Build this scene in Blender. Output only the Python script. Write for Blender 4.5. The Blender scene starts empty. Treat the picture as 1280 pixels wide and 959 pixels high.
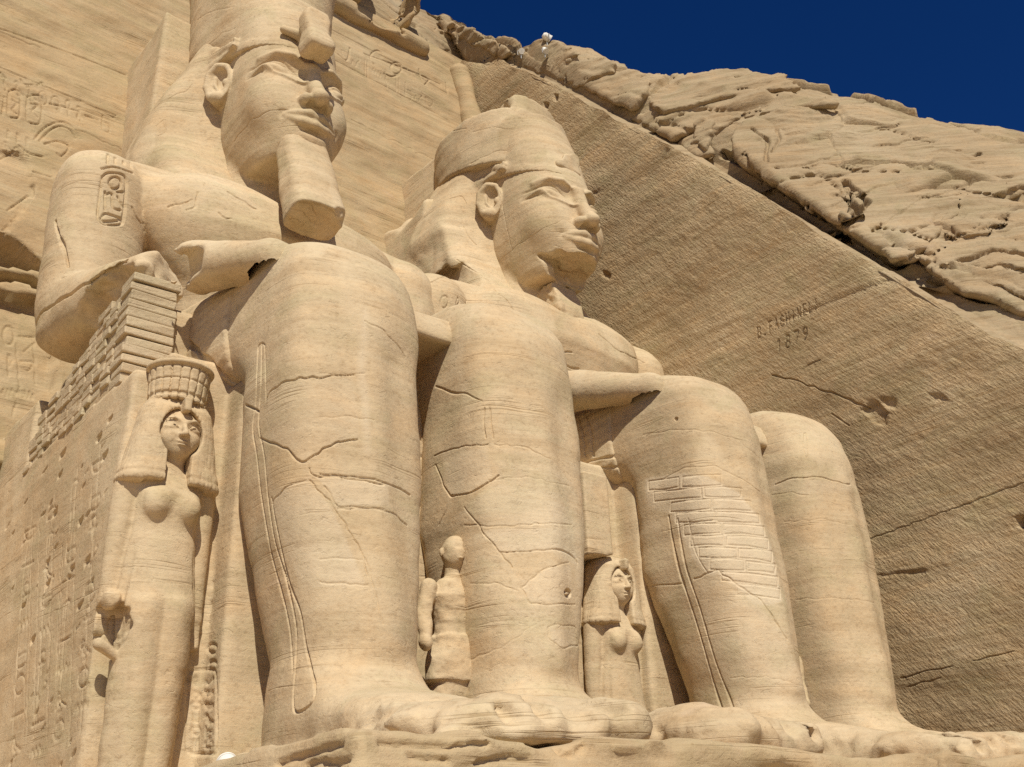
import bpy, math, random, os
import numpy as np
from mathutils import Vector, Matrix
from mathutils.bvhtree import BVHTree

Q = float(os.environ.get('SCENE_Q', '1'))          # coarser sculpting for quick tests
DENOISE = False
ONLY = os.environ.get('SCENE_ONLY', '')

# ------------------------------------------------------------------ camera, sky, sun, exposure
scene = bpy.context.scene
PW, PH, FPX = 1280.0, 959.0, 1265.86
R = np.array([[0.77783943, -0.24159055, -0.58017224],
              [-0.62759501, -0.34710408, -0.6968811],
              [-0.03302026, 0.9061748, -0.42161226]])
u_, s_, v_ = np.linalg.svd(R); R = u_ @ v_
cam = bpy.data.cameras.new('camera'); camo = bpy.data.objects.new('camera', cam)
scene.collection.objects.link(camo)
camo.matrix_world = Matrix([list(R[0]) + [0], list(R[1]) + [0], list(R[2]) + [0], [0, 0, 0, 1]])
cam.sensor_fit = 'HORIZONTAL'; cam.sensor_width = 36.0; cam.lens = 36.0 * FPX / PW
cam.clip_start = 0.1; cam.clip_end = 3000
scene.camera = camo

SUN_EL, SUN_AZ = math.radians(50), math.radians(31)   # azimuth off the facade normal (-Y) towards -X
sd = Vector((-math.sin(SUN_AZ) * math.cos(SUN_EL), -math.cos(SUN_AZ) * math.cos(SUN_EL), math.sin(SUN_EL)))
sun = bpy.data.lights.new('sun', 'SUN'); sun.energy = 4.2; sun.angle = math.radians(0.53); sun.color = (1.0, 0.945, 0.82)
suno = bpy.data.objects.new('sun', sun); scene.collection.objects.link(suno)
suno.rotation_euler = sd.to_track_quat('Z', 'Y').to_euler()
world = bpy.data.worlds.new('World'); scene.world = world; world.use_nodes = True
wn = world.node_tree; wn.nodes.clear()
sky = wn.nodes.new('ShaderNodeTexSky'); sky.sky_type = 'NISHITA'; sky.sun_disc = False
sky.sun_elevation = SUN_EL; sky.sun_rotation = math.atan2(sd.x, sd.y)
sky.altitude = 1500; sky.air_density = 0.8; sky.dust_density = 0.0; sky.ozone_density = 6.0
bg = wn.nodes.new('ShaderNodeBackground'); bg.inputs[1].default_value = 0.05
hs = wn.nodes.new('ShaderNodeHueSaturation'); hs.inputs['Saturation'].default_value = 1.25; hs.inputs['Hue'].default_value = 0.514
wo = wn.nodes.new('ShaderNodeOutputWorld')
wn.links.new(sky.outputs[0], hs.inputs['Color']); wn.links.new(hs.outputs[0], bg.inputs[0]); wn.links.new(bg.outputs[0], wo.inputs[0])
scene.view_settings.view_transform = 'Standard'; scene.view_settings.look = 'None'
scene.view_settings.exposure = 0.28; scene.view_settings.gamma = 1.0
scene.render.engine = 'CYCLES'
scene.cycles.use_denoising = DENOISE; scene.cycles.max_bounces = 6; scene.cycles.diffuse_bounces = 5

# ------------------------------------------------------------------ helpers: view rays, noise, distance fields, meshing
def ray(px, py):
    return R @ np.array([(px - PW / 2) / FPX, -(py - PH / 2) / FPX, -1.0])
def proj(P):
    c = np.asarray(P) @ R
    return PW / 2 + FPX * c[..., 0] / -c[..., 2], PH / 2 - FPX * c[..., 1] / -c[..., 2]
def at(px, py, axis, val):
    d = ray(px, py); return d * (val / d[axis])

_rs = np.random.RandomState(7)
_LAT = _rs.rand(32, 32, 32).astype(np.float32) * 2 - 1
def vnoise(P, f=1.0, off=0.0):
    """value noise in [-1,1]; f may be a triple"""
    p = np.asarray(P, np.float32) * np.asarray(f, np.float32) + np.float32(off)
    i = np.floor(p).astype(np.int32); t = p - i; t = t * t * (3 - 2 * t)
    i0 = i & 31; i1 = (i + 1) & 31
    def L(a, b, c): return _LAT[a, b, c]
    x0, y0, z0 = i0[..., 0], i0[..., 1], i0[..., 2]; x1, y1, z1 = i1[..., 0], i1[..., 1], i1[..., 2]
    tx, ty, tz = t[..., 0], t[..., 1], t[..., 2]
    a = L(x0, y0, z0) * (1 - tx) + L(x1, y0, z0) * tx
    b = L(x0, y1, z0) * (1 - tx) + L(x1, y1, z0) * tx
    c = L(x0, y0, z1) * (1 - tx) + L(x1, y0, z1) * tx
    d = L(x0, y1, z1) * (1 - tx) + L(x1, y1, z1) * tx
    return (a * (1 - ty) + b * ty) * (1 - tz) + (c * (1 - ty) + d * ty) * tz
def fbm(P, f=1.0, oct=4, off=0.0, g=0.5):
    s = 0; a = 1; f = np.asarray(f, np.float32)
    for k in range(oct):
        s = s + a * vnoise(P, f, off + 17.3 * k); a *= g; f = f * 2.03
    return s

def worley(P, size, seed=0):
    """angular fracture blocks: per-cell height and tilt, and distance to the cell border"""
    p = np.asarray(P, np.float32).reshape(-1, 3) / np.float32(size); c0 = np.floor(p).astype(np.int64)
    n = len(p); f1 = np.full(n, 9e9); f2 = np.full(n, 9e9); hid = np.zeros(n, np.int64); q1 = np.zeros((n, 3))
    def hsh(c, k):
        h = (c[:, 0] * 374761393 + c[:, 1] * 668265263 + c[:, 2] * 2147483647 + (seed * 31 + k) * 1274126177) & 0xffffffff
        h = ((h ^ (h >> 13)) * 1274126177) & 0xffffffff; h = h ^ (h >> 16); return (h & 0xffff) / 65535.0, h
    for dx in (-1, 0, 1):
        for dy in (-1, 0, 1):
            for dz in (-1, 0, 1):
                c = c0 + np.array([dx, dy, dz])
                o = np.stack([hsh(c, 1)[0], hsh(c, 2)[0], hsh(c, 3)[0]], 1)
                q = p - (c + 0.1 + 0.8 * o); d = (q * q).sum(1); h = hsh(c, 4)[1]
                nw = d < f1; f2 = np.where(nw, f1, np.minimum(f2, d)); hid = np.where(nw, h, hid); q1[nw] = q[nw]; f1 = np.where(nw, d, f1)
    r = lambda k: ((hid >> k) & 0xff) / 127.5 - 1
    val = r(0) * 0.6 + (q1 * np.stack([r(3), r(7), r(11)], 1)).sum(1)
    sh = np.shape(P)[:-1]
    return val.reshape(sh), (np.sqrt(f2) - np.sqrt(f1)).reshape(sh)
def smin(a, b, k):
    h = np.clip(0.5 + 0.5 * (b - a) / k, 0, 1); return b * (1 - h) + a * h - k * h * (1 - h)
def smax(a, b, k): return -smin(-a, -b, k)
def U(k, *ds):
    r = ds[0]
    for d in ds[1:]: r = smin(r, d, k)
    return r
def ell(P, c, r):
    p = (P - np.float32(c)); r = np.float32(r)
    k0 = np.linalg.norm(p / r, axis=1); k1 = np.linalg.norm(p / (r * r), axis=1)
    return k0 * (k0 - 1) / np.maximum(k1, 1e-6)
def cap(P, a, b, r0, r1=None):
    r1 = r0 if r1 is None else r1
    a = np.float32(a); b = np.float32(b); ab = b - a
    t = np.clip(((P - a) @ ab) / float(ab @ ab), 0, 1)
    return np.linalg.norm(P - a - t[:, None] * ab, axis=1) - (r0 + (r1 - r0) * t)
def chain(P, pts, rs):
    d = None
    for i in range(len(pts) - 1):
        c = cap(P, pts[i], pts[i + 1], rs[i], rs[i + 1]); d = c if d is None else np.minimum(d, c)
    return d
def box(P, lo, hi, r=0.0):
    lo = np.float32(lo); hi = np.float32(hi); c = (lo + hi) / 2; h = (hi - lo) / 2 - r
    q = np.abs(P - c) - h
    return np.linalg.norm(np.maximum(q, 0), axis=1) + np.minimum(q.max(1), 0) - r
def loft(P, axis, zs, cx, cy, ax, ay, n=2.6, rnd=0.0):
    """stack of super-ellipses along an axis; the other two axes keep their order"""
    o = [i for i in range(3) if i != axis]; z = P[:, axis]
    I = lambda v: np.interp(z, zs, v).astype(np.float32) if np.ndim(v) else np.float32(v)
    a = I(ax); b = I(ay)
    ux = np.abs(P[:, o[0]] - I(cx)) / a; uy = np.abs(P[:, o[1]] - I(cy)) / b
    nn = I(n)
    d = (np.power(ux ** nn + uy ** nn + 1e-9, 1 / nn) - 1) * np.minimum(a, b)
    e = np.maximum(zs[0] - z, z - zs[-1])
    if rnd > 0: return smax(d, e, rnd)
    return np.maximum(d, e)
def plane(P, p, n):
    n = np.float32(n) / np.linalg.norm(n); return (P - np.float32(p)) @ n

_E = [(0, 1), (2, 3), (4, 5), (6, 7), (0, 2), (1, 3), (4, 6), (5, 7), (0, 4), (1, 5), (2, 6), (3, 7)]
_C = np.array([[i >> 2 & 1, i >> 1 & 1, i & 1] for i in range(8)])
def mesh_sdf(f, lo, hi, h):
    """surface nets over a distance field, evaluated only near the surface"""
    h = h * Q; s = 4
    lo = np.array(lo, float); n = np.ceil((np.array(hi, float) - lo) / h / s).astype(int) * s
    nb = n // s
    ix = np.stack(np.meshgrid(*[np.arange(k) for k in nb], indexing='ij'), -1).reshape(-1, 3)
    cpos = (lo + (ix * s + (s - 1) / 2) * h).astype(np.float32)
    dc = f(cpos)
    D = np.repeat(np.repeat(np.repeat(dc.reshape(nb), s, 0), s, 1), s, 2).astype(np.float32)
    near = np.abs(dc) < s * h * 1.75
    sub = np.stack(np.meshgrid(*[np.arange(s)] * 3, indexing='ij'), -1).reshape(-1, 3)
    g = (ix[near][:, None, :] * s + sub[None]).reshape(-1, 3)
    for k in range(0, len(g), 600000):
        gg = g[k:k + 600000]
        D[gg[:, 0], gg[:, 1], gg[:, 2]] = f((lo + gg * h).astype(np.float32))
    ins = D < 0
    cnt = np.zeros(np.array(D.shape) - 1, np.int8)
    for c in _C:
        cnt += ins[c[0]:D.shape[0] - 1 + c[0], c[1]:D.shape[1] - 1 + c[1], c[2]:D.shape[2] - 1 + c[2]]
    act = np.argwhere((cnt > 0) & (cnt < 8))
    idx = np.full(cnt.shape, -1, np.int32); idx[act[:, 0], act[:, 1], act[:, 2]] = np.arange(len(act))
    vals = np.stack([D[act[:, 0] + c[0], act[:, 1] + c[1], act[:, 2] + c[2]] for c in _C], 1)
    pos = np.zeros((len(act), 3)); w = np.zeros(len(act))
    for a, b in _E:
        va, vb = vals[:, a], vals[:, b]; m = (va < 0) != (vb < 0)
        t = np.where(m, va / np.where(va == vb, 1, va - vb), 0)
        pos += m[:, None] * (_C[a] + t[:, None] * (_C[b] - _C[a])); w += m
    V = lo + (act + pos / np.maximum(w, 1)[:, None]) * h
    F = []
    for ax in range(3):
        b, c = (ax + 1) % 3, (ax + 2) % 3
        sl0 = [slice(1, -1)] * 3; sl0[ax] = slice(0, -1)
        sl1 = [slice(1, -1)] * 3; sl1[ax] = slice(1, None)
        A, B = ins[tuple(sl0)], ins[tuple(sl1)]
        e = np.argwhere(A != B)
        off = np.array([1, 1, 1]); off[ax] = 0; e = e + off
        flip = ~ins[e[:, 0], e[:, 1], e[:, 2]]
        q = []
        for db, dcc in ((-1, -1), (0, -1), (0, 0), (-1, 0)):
            p = e.copy(); p[:, b] += db; p[:, c] += dcc
            q.append(idx[p[:, 0], p[:, 1], p[:, 2]])
        q = np.stack(q, 1); q[flip] = q[flip][:, ::-1]
        F.append(q[(q >= 0).all(1)])
    return V, np.concatenate(F)

def grid_mesh(P):
    """P: (n,m,3) sheet of points"""
    n, m = P.shape[:2]
    i = np.arange(n * m).reshape(n, m)
    F = np.stack([i[:-1, :-1], i[1:, :-1], i[1:, 1:], i[:-1, 1:]], -1).reshape(-1, 4)
    return P.reshape(-1, 3).copy(), F
def join(*vf):
    Vs, Fs, o = [], [], 0
    for V, F in vf: Vs.append(V); Fs.append(F + o); o += len(V)
    return np.concatenate(Vs), np.concatenate(Fs)
def vnormals(V, F):
    fn = np.cross(V[F[:, 2]] - V[F[:, 0]], V[F[:, 3]] - V[F[:, 1]])
    N = np.zeros_like(V)
    for k in range(4):
        for c in range(3): N[:, c] += np.bincount(F[:, k], fn[:, c], len(V))
    return N / np.maximum(np.linalg.norm(N, axis=1), 1e-9)[:, None]

def segdist(V, pts, w):
    """distance of every vertex to a 3-D polyline (inf beyond w), plus running position"""
    d = np.full(len(V), np.inf)
    pts = np.asarray(pts)
    cand = np.where((V >= pts.min(0) - w).all(1) & (V <= pts.max(0) + w).all(1))[0]
    if not len(cand): return d
    P = V[cand]; best = np.full(len(cand), np.inf)
    for a, b in zip(pts[:-1], pts[1:]):
        ab = b - a; L = ab @ ab
        if L < 1e-12: continue
        t = np.clip((P - a) @ ab / L, 0, 1)
        best = np.minimum(best, np.linalg.norm(P - a - t[:, None] * ab, axis=1))
    d[cand] = best
    return d
def refine(V, F, mask, k=3):
    S = F[mask]
    if not len(S): return V, F
    t = np.linspace(0, 1, k + 1)
    u, v = np.meshgrid(t, t, indexing='ij')
    W = np.stack([(1 - u) * (1 - v), u * (1 - v), u * v, (1 - u) * v], -1).reshape(-1, 4)
    P = np.einsum('wk,fkc->fwc', W, V[S]).reshape(-1, 3)
    key = np.round(P * 4000).astype(np.int64)
    key = key[:, 0] * 73856093 ^ key[:, 1] * 19349663 ^ key[:, 2] * 83492791
    base = np.unique(S); kb = np.round(V[base] * 4000).astype(np.int64)
    kb = kb[:, 0] * 73856093 ^ kb[:, 1] * 19349663 ^ kb[:, 2] * 83492791
    uq, first, inv = np.unique(key, return_index=True, return_inverse=True)
    ids = np.full(len(uq), -1, np.int64)
    loc = np.searchsorted(uq, kb); ok = (loc < len(uq)); loc = np.minimum(loc, len(uq) - 1); ok &= uq[loc] == kb
    ids[loc[ok]] = base[ok]
    new = ids < 0; ids[new] = len(V) + np.arange(new.sum())
    V2 = np.concatenate([V, P[first[new]]])
    I = ids[inv].reshape(len(S), (k + 1), (k + 1))
    Q4 = np.stack([I[:, :-1, :-1], I[:, 1:, :-1], I[:, 1:, 1:], I[:, :-1, 1:]], -1).reshape(-1, 4)
    return V2, np.concatenate([F[~mask], Q4])

def catmull(pts, n=6):
    pts = [np.asarray(p, float) for p in pts]
    if len(pts) < 3: return pts
    q = [pts[0]] + pts + [pts[-1]]; out = []
    for i in range(1, len(q) - 2):
        for t in np.linspace(0, 1, n, endpoint=False):
            p0, p1, p2, p3 = q[i - 1:i + 3]
            out.append(0.5 * ((2 * p1) + (-p0 + p2) * t + (2 * p0 - 5 * p1 + 4 * p2 - p3) * t * t + (-p0 + 3 * p1 - 3 * p2 + p3) * t ** 3))
    out.append(pts[-1]); return out
def carve(V, F, lines, fine=3, vary=True):
    """lines: (pixel polyline, half width m, depth m[, smooth]) traced onto the surface and cut into it (negative depth raises)"""
    tree = BVHTree.FromPolygons(V.tolist(), F.tolist())
    todo = []
    for ln in lines:
        px, w, dep = ln[:3]
        pts = catmull(px) if (len(ln) < 4 or ln[3]) else [np.asarray(p, float) for p in px]
        dense = []
        for a, b in zip(pts[:-1], pts[1:]):
            n = max(1, int(np.hypot(*(np.asarray(b) - a)) / 4))
            dense += [np.asarray(a) + (np.asarray(b) - a) * t for t in np.linspace(0, 1, n, endpoint=False)]
        dense.append(np.asarray(pts[-1]))
        runs, run = [], []
        for p in dense:
            hit = tree.ray_cast(Vector((0, 0, 0)), Vector(ray(*p)))[0]
            if hit is None or (run and (hit - Vector(run[-1])).length > 0.6):
                if len(run) > 1: runs.append(run)
                run = []
            if hit is not None: run.append(np.array(hit))
        if len(run) > 1: runs.append(run)
        for r in runs: todo.append((np.array(r), w, dep))
    if fine > 1 and todo:
        near = np.zeros(len(V), bool)
        for r, w, dep in todo: near |= segdist(V, r, w * 1.6 + 0.03) < w * 1.6 + 0.03
        V, F = refine(V, F, near[F].any(1), fine)
    N = vnormals(V, F); disp = np.zeros(len(V))
    for r, w, dep in todo:
        d = segdist(V, r, w * 1.3); m0 = np.where(d < w * 1.3)[0]
        d[m0] = d[m0] / (0.62 + 0.65 * np.abs(fbm(V[m0], 2.3, 2, 5.0))) if vary else d[m0]; m = d < w
        x = dep * (1 - (d[m] / w) ** 2)
        cur = disp[m]; disp[m] = np.where(np.abs(x) > np.abs(cur), x, cur)
    return V - N * disp[:, None], F

def inpoly(px, py, poly):
    """signed pixel distance to polygon, positive inside"""
    poly = np.asarray(poly, float); ins = np.zeros(px.shape, bool); d = np.full(px.shape, 1e9)
    for a, b in zip(poly, np.roll(poly, -1, 0)):
        c = ((a[1] > py) != (b[1] > py)) & (px < (b[0] - a[0]) * (py - a[1]) / (b[1] - a[1] + 1e-12) + a[0]); ins ^= c
        ab = b - a; t = np.clip(((px - a[0]) * ab[0] + (py - a[1]) * ab[1]) / (ab @ ab + 1e-12), 0, 1)
        d = np.minimum(d, np.hypot(px - a[0] - t * ab[0], py - a[1] - t * ab[1]))
    return np.where(ins, d, -d)

def link(name, VF, mat, parent=None, base=(0, 0, 0), smooth=True, sharp=None):
    V, F = VF
    me = bpy.data.meshes.new(name)
    b = np.array(base if parent is None else parent.location, float)
    V = V - b
    me.vertices.add(len(V)); me.vertices.foreach_set('co', V.astype(np.float32).ravel())
    me.loops.add(F.size); me.loops.foreach_set('vertex_index', F.astype(np.int32).ravel())
    me.polygons.add(len(F)); me.polygons.foreach_set('loop_start', np.arange(0, F.size, 4, dtype=np.int32))
    me.polygons.foreach_set('use_smooth', np.full(len(F), smooth))
    me.update(calc_edges=True); me.validate()
    o = bpy.data.objects.new(name, me); scene.collection.objects.link(o)
    if sharp: me.set_sharp_from_angle(angle=math.radians(sharp))
    o.data.materials.append(mat)
    if parent is not None: o.parent = parent
    else: o.location = tuple(b)
    return o
def patch_attr(o, patches):
    """old plaster repairs: outlines on the photo give the body a second stone colour there"""
    n = len(o.data.vertices); co = np.empty(n * 3, np.float32); o.data.vertices.foreach_get('co', co)
    V = co.reshape(-1, 3) + np.array(o.parent.location)
    px, py = proj(V); a = np.zeros(n, np.float32)
    wx = 3.0 * fbm(V, 1.5, 4, 1.0); wy = 3.0 * fbm(V, 1.5, 4, 44.0)
    for poly, amt, soft in patches:
        lo = np.min(poly, 0) - 12; hi = np.max(poly, 0) + 12
        m = (px > lo[0]) & (px < hi[0]) & (py > lo[1]) & (py < hi[1])
        q = np.clip(inpoly(px[m] + wx[m], py[m] + wy[m], poly) / soft, 0, 1); a[m] = a[m] * (1 - q) + amt * q
    at_ = o.data.attributes.new('patch', 'FLOAT', 'POINT'); at_.data.foreach_set('value', a)
    return o
def thing(name, label, cat, loc, group=None):
    o = bpy.data.objects.new(name, None); scene.collection.objects.link(o); o.location = loc
    return tag(o, label, cat, group)
def tag(o, label, cat, group=None):
    o['label'] = label; o['category'] = cat
    if group: o['group'] = group
    return o
def setting(o, kind='structure'):
    o['kind'] = kind; return o

# ------------------------------------------------------------------ materials
def stone(name, c0, c1, c2, strata=0.5, pit=0.35, rough_scale=1.0, tilt=(0.05, 0.03), grain=0.25, chisel=0.0, plaster=0.0, relief=1.0):
    m = bpy.data.materials.new(name); m.use_nodes = True; nt = m.node_tree; nt.nodes.clear()
    N = nt.nodes.new; L = nt.links.new
    out = N('ShaderNodeOutputMaterial'); bs = N('ShaderNodeBsdfPrincipled'); L(bs.outputs[0], out.inputs[0])
    bs.inputs['Roughness'].default_value = 0.92; bs.inputs['Specular IOR Level'].default_value = 0.15
    geo = N('ShaderNodeNewGeometry')
    def mapped(sc, rot=(0, 0, 0)):
        mp = N('ShaderNodeMapping'); mp.inputs['Scale'].default_value = sc; mp.inputs['Rotation'].default_value = rot
        L(geo.outputs['Position'], mp.inputs[0]); return mp
    def noise(mp, scale, det=5, rough=0.55, dist=0.0):
        n = N('ShaderNodeTexNoise'); n.inputs['Scale'].default_value = scale; n.inputs['Detail'].default_value = det
        n.inputs['Roughness'].default_value = rough; n.inputs['Distortion'].default_value = dist
        L(mp.outputs[0], n.inputs['Vector']); return n
    def ramp(src, stops):
        r = N('ShaderNodeValToRGB'); e = r.color_ramp.elements
        while len(e) < len(stops): e.new(0.5)
        for k, (p, c) in enumerate(stops): e[k].position = p; e[k].color = (*c, 1) if len(c) == 3 else c
        L(src, r.inputs[0]); return r
    def mix(a, b, fac, mode='MIX'):
        x = N('ShaderNodeMix'); x.data_type = 'RGBA'; x.blend_type = mode
        if isinstance(fac, float): x.inputs[0].default_value = fac
        else: L(fac, x.inputs[0])
        L(a, x.inputs[6])
        if isinstance(b, tuple): x.inputs[7].default_value = (*b, 1)
        else: L(b, x.inputs[7])
        return x.outputs[2]
    rot = (tilt[0], tilt[1], 0)
    big = noise(mapped((1, 1, 1)), 0.35, 4)
    tint = noise(mapped((1, 1, 1.4)), 0.9, 5, 0.6, 0.8)
    tr = ramp(tint.outputs[0], [(0.30, (0.90, 0.94, 0.90)), (0.5, (1, 1, 1)), (0.66, (1.045, 1.0, 0.955)), (0.78, (1.05, 1.03, 1.10))])
    st = noise(mapped((0.22, 0.22, 2.6), rot), 1.6, 6, 0.6, 0.4)
    st2 = noise(mapped((0.5, 0.5, 9.0), rot), 1.5, 4, 0.6, 0.2)
    fine = noise(mapped((1, 1, 1.3)), 11.0, 8, 0.72)
    col = ramp(big.outputs[0], [(0.32, c0), (0.55, c1), (0.75, c2)]).outputs[0]
    sr = ramp(st.outputs[0], [(0.3, (0.80, 0.75, 0.68)), (0.5, (1, 1, 1)), (0.7, (1.12, 1.08, 1.02))]).outputs[0]
    col = mix(col, tr.outputs[0], 1.0, 'MULTIPLY')
    col = mix(col, sr, strata, 'MULTIPLY')
    s2 = ramp(st2.outputs[0], [(0.35, (0.86, 0.82, 0.77)), (0.55, (1, 1, 1)), (0.8, (1.08, 1.06, 1.02))]).outputs[0]
    col = mix(col, s2, strata * 0.8, 'MULTIPLY')
    fr = ramp(fine.outputs[0], [(0.30, (0.66, 0.60, 0.53)), (0.46, (0.98, 0.97, 0.96)), (0.56, (1.03, 1.03, 1.02)), (0.72, (1.2, 1.18, 1.15))]).outputs[0]
    col = mix(col, fr, grain * 1.6, 'MULTIPLY')
    if plaster > 0:
        pl = noise(mapped((1, 1, 0.6)), 0.8, 3, 0.4, 0.6)
        pr = ramp(pl.outputs[0], [(0.55, (0, 0, 0)), (0.62, (plaster,) * 3)])
        col = mix(col, (0.62, 0.50, 0.335), pr.outputs[0])
    if plaster > 0:
        av = N('ShaderNodeAttribute'); av.attribute_name = 'patch'
        lt = N('ShaderNodeMath'); lt.operation = 'MAXIMUM'; L(av.outputs['Fac'], lt.inputs[0]); lt.inputs[1].default_value = 0.0
        col = mix(col, (0.66, 0.55, 0.40), lt.outputs[0])
        ng = N('ShaderNodeMath'); ng.operation = 'MULTIPLY'; L(av.outputs['Fac'], ng.inputs[0]); ng.inputs[1].default_value = -1.0
        ng2 = N('ShaderNodeMath'); ng2.operation = 'MAXIMUM'; L(ng.outputs[0], ng2.inputs[0]); ng2.inputs[1].default_value = 0.0
        col = mix(col, (0.47, 0.33, 0.17), ng2.outputs[0])
    # small dark weathering pits
    vo = N('ShaderNodeTexVoronoi'); vo.inputs['Scale'].default_value = 3.0 * rough_scale; L(mapped((1, 1, 1.6)).outputs[0], vo.inputs['Vector'])
    pr_ = ramp(vo.outputs['Distance'], [(0.03, (0.55, 0.48, 0.40)), (0.075, (1, 1, 1))])
    col = mix(col, pr_.outputs[0], pit, 'MULTIPLY')
    # thin open bedding joints, here and there, and chipped spots
    bl = noise(mapped((0.10, 0.10, 4.2), rot), 1.5, 3, 0.5, 0.25)
    bd = ramp(bl.outputs[0], [(0.482, (1, 1, 1)), (0.5, (0, 0, 0)), (0.518, (1, 1, 1))])
    bm_ = ramp(noise(mapped((1, 1, 2.5)), 0.55, 3).outputs[0], [(0.54, (1, 1, 1)), (0.64, (0, 0, 0))])
    joint = N('ShaderNodeMath'); joint.operation = 'MAXIMUM'; L(bd.outputs[0], joint.inputs[0]); L(bm_.outputs[0], joint.inputs[1])
    jc = ramp(joint.outputs[0], [(0.0, (0.74, 0.69, 0.62)), (0.9, (1, 1, 1))])
    col = mix(col, jc.outputs[0], 0.9, 'MULTIPLY')
    chn = noise(mapped((1, 1, 1.7)), 5.0, 5, 0.7, 0.5)
    chip = ramp(chn.outputs[0], [(0.60, (0, 0, 0)), (0.68, (1, 1, 1))])
    col = mix(col, (0.60, 0.50, 0.36), chip.outputs[0]) if False else col
    L(col, bs.inputs['Base Color'])
    # relief
    hsum = N('ShaderNodeMath'); hsum.operation = 'MULTIPLY_ADD'
    fm = N('ShaderNodeMath'); fm.operation = 'MULTIPLY'; L(fine.outputs[0], fm.inputs[0]); fm.inputs[1].default_value = 0.35 + 0.65 * min(1, relief)
    L(st2.outputs[0], hsum.inputs[0]); hsum.inputs[1].default_value = 0.9 * strata * relief; L(fm.outputs[0], hsum.inputs[2])
    med = noise(mapped((1, 1, 1.5), rot), 3.0 * rough_scale, 6, 0.6)
    h2 = N('ShaderNodeMath'); h2.operation = 'MULTIPLY_ADD'
    L(med.outputs[0], h2.inputs[0]); h2.inputs[1].default_value = 1.2 * relief; L(hsum.outputs[0], h2.inputs[2])
    last = h2.outputs[0]
    j2 = N('ShaderNodeMath'); j2.operation = 'MULTIPLY_ADD'; L(joint.outputs[0], j2.inputs[0]); j2.inputs[1].default_value = 0.5; L(last, j2.inputs[2])
    j3 = N('ShaderNodeMath'); j3.operation = 'MULTIPLY_ADD'; L(chip.outputs[0], j3.inputs[0]); j3.inputs[1].default_value = -0.30; L(j2.outputs[0], j3.inputs[2]); last = j3.outputs[0]
    if chisel > 0:
        mp = N('ShaderNodeMapping'); mp.vector_type = 'TEXTURE'; mp.inputs['Rotation'].default_value = (0.90, 0, 0); mp.inputs['Scale'].default_value = (0.2, 0.20, 0.05)
        L(geo.outputs['Position'], mp.inputs[0])
        ch = noise(mp, 1.0, 4, 0.6, 0.5)
        h3 = N('ShaderNodeMath'); h3.operation = 'MULTIPLY_ADD'
        L(ch.outputs[0], h3.inputs[0]); h3.inputs[1].default_value = chisel; L(last, h3.inputs[2]); last = h3.outputs[0]
    bp = N('ShaderNodeBump'); bp.inputs['Strength'].default_value = 0.55; bp.inputs['Distance'].default_value = 0.035 if chisel == 0 else 0.06
    L(last, bp.inputs['Height']); L(bp.outputs[0], bs.inputs['Normal'])
    return m
def plain(name, c, rough=0.5, metal=0.0, var=0.12):
    m = bpy.data.materials.new(name); m.use_nodes = True; nt = m.node_tree
    bs = nt.nodes['Principled BSDF']; bs.inputs['Roughness'].default_value = rough; bs.inputs['Metallic'].default_value = metal
    n = nt.nodes.new('ShaderNodeTexNoise'); n.inputs['Scale'].default_value = 9; n.inputs['Detail'].default_value = 6
    tc = nt.nodes.new('ShaderNodeTexCoord'); nt.links.new(tc.outputs['Object'], n.inputs['Vector'])
    r = nt.nodes.new('ShaderNodeValToRGB'); r.color_ramp.elements[0].position = 0.3; r.color_ramp.elements[1].position = 0.7
    r.color_ramp.elements[0].color = (*[k * (1 - var) for k in c], 1); r.color_ramp.elements[1].color = (*[min(1, k * (1 + var)) for k in c], 1)
    nt.links.new(n.outputs[0], r.inputs[0]); nt.links.new(r.outputs[0], bs.inputs['Base Color'])
    return m
M = dict(
    statue=stone('carved_sandstone', (0.47, 0.36, 0.225), (0.54, 0.424, 0.275), (0.585, 0.474, 0.325), 0.5, 0.35, plaster=0.3, relief=0.45, grain=0.45),
    dark=stone('weathered_sandstone', (0.43, 0.32, 0.19), (0.48, 0.365, 0.225), (0.52, 0.405, 0.26), 0.5, 0.4, relief=0.9),
    facade=stone('facade_sandstone', (0.384, 0.278, 0.160), (0.425, 0.319, 0.188), (0.458, 0.355, 0.225), 0.7, 0.25, tilt=(0.03, 0.10), relief=0.6),
    wall=stone('chiselled_rock', (0.376, 0.282, 0.169), (0.446, 0.343, 0.211), (0.508, 0.404, 0.263), 1.0, 0.15, 1.6, tilt=(-0.07, 0.0), grain=0.5, chisel=2.6),
    hill=stone('natural_rock', (0.321, 0.240, 0.147), (0.365, 0.282, 0.179), (0.401, 0.321, 0.215), 0.8, 0.4, 0.8, tilt=(-0.1, 0.15), grain=0.35),
    brick=stone('cut_stone', (0.46, 0.365, 0.24), (0.51, 0.41, 0.275), (0.56, 0.455, 0.32), 0.25, 0.2, 1.5),
    sand=stone('desert_sand', (0.524, 0.404, 0.262), (0.568, 0.448, 0.295), (0.601, 0.480, 0.328), 0.1, 0.2),
    white=plain('white_paint', (0.72, 0.70, 0.64), 0.45), black=plain('black_housing', (0.03, 0.03, 0.03), 0.5),
    glass=plain('lamp_glass', (0.35, 0.38, 0.40), 0.12), steel=plain('galvanised_steel', (0.42, 0.42, 0.40), 0.4, 0.7),
)
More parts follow.
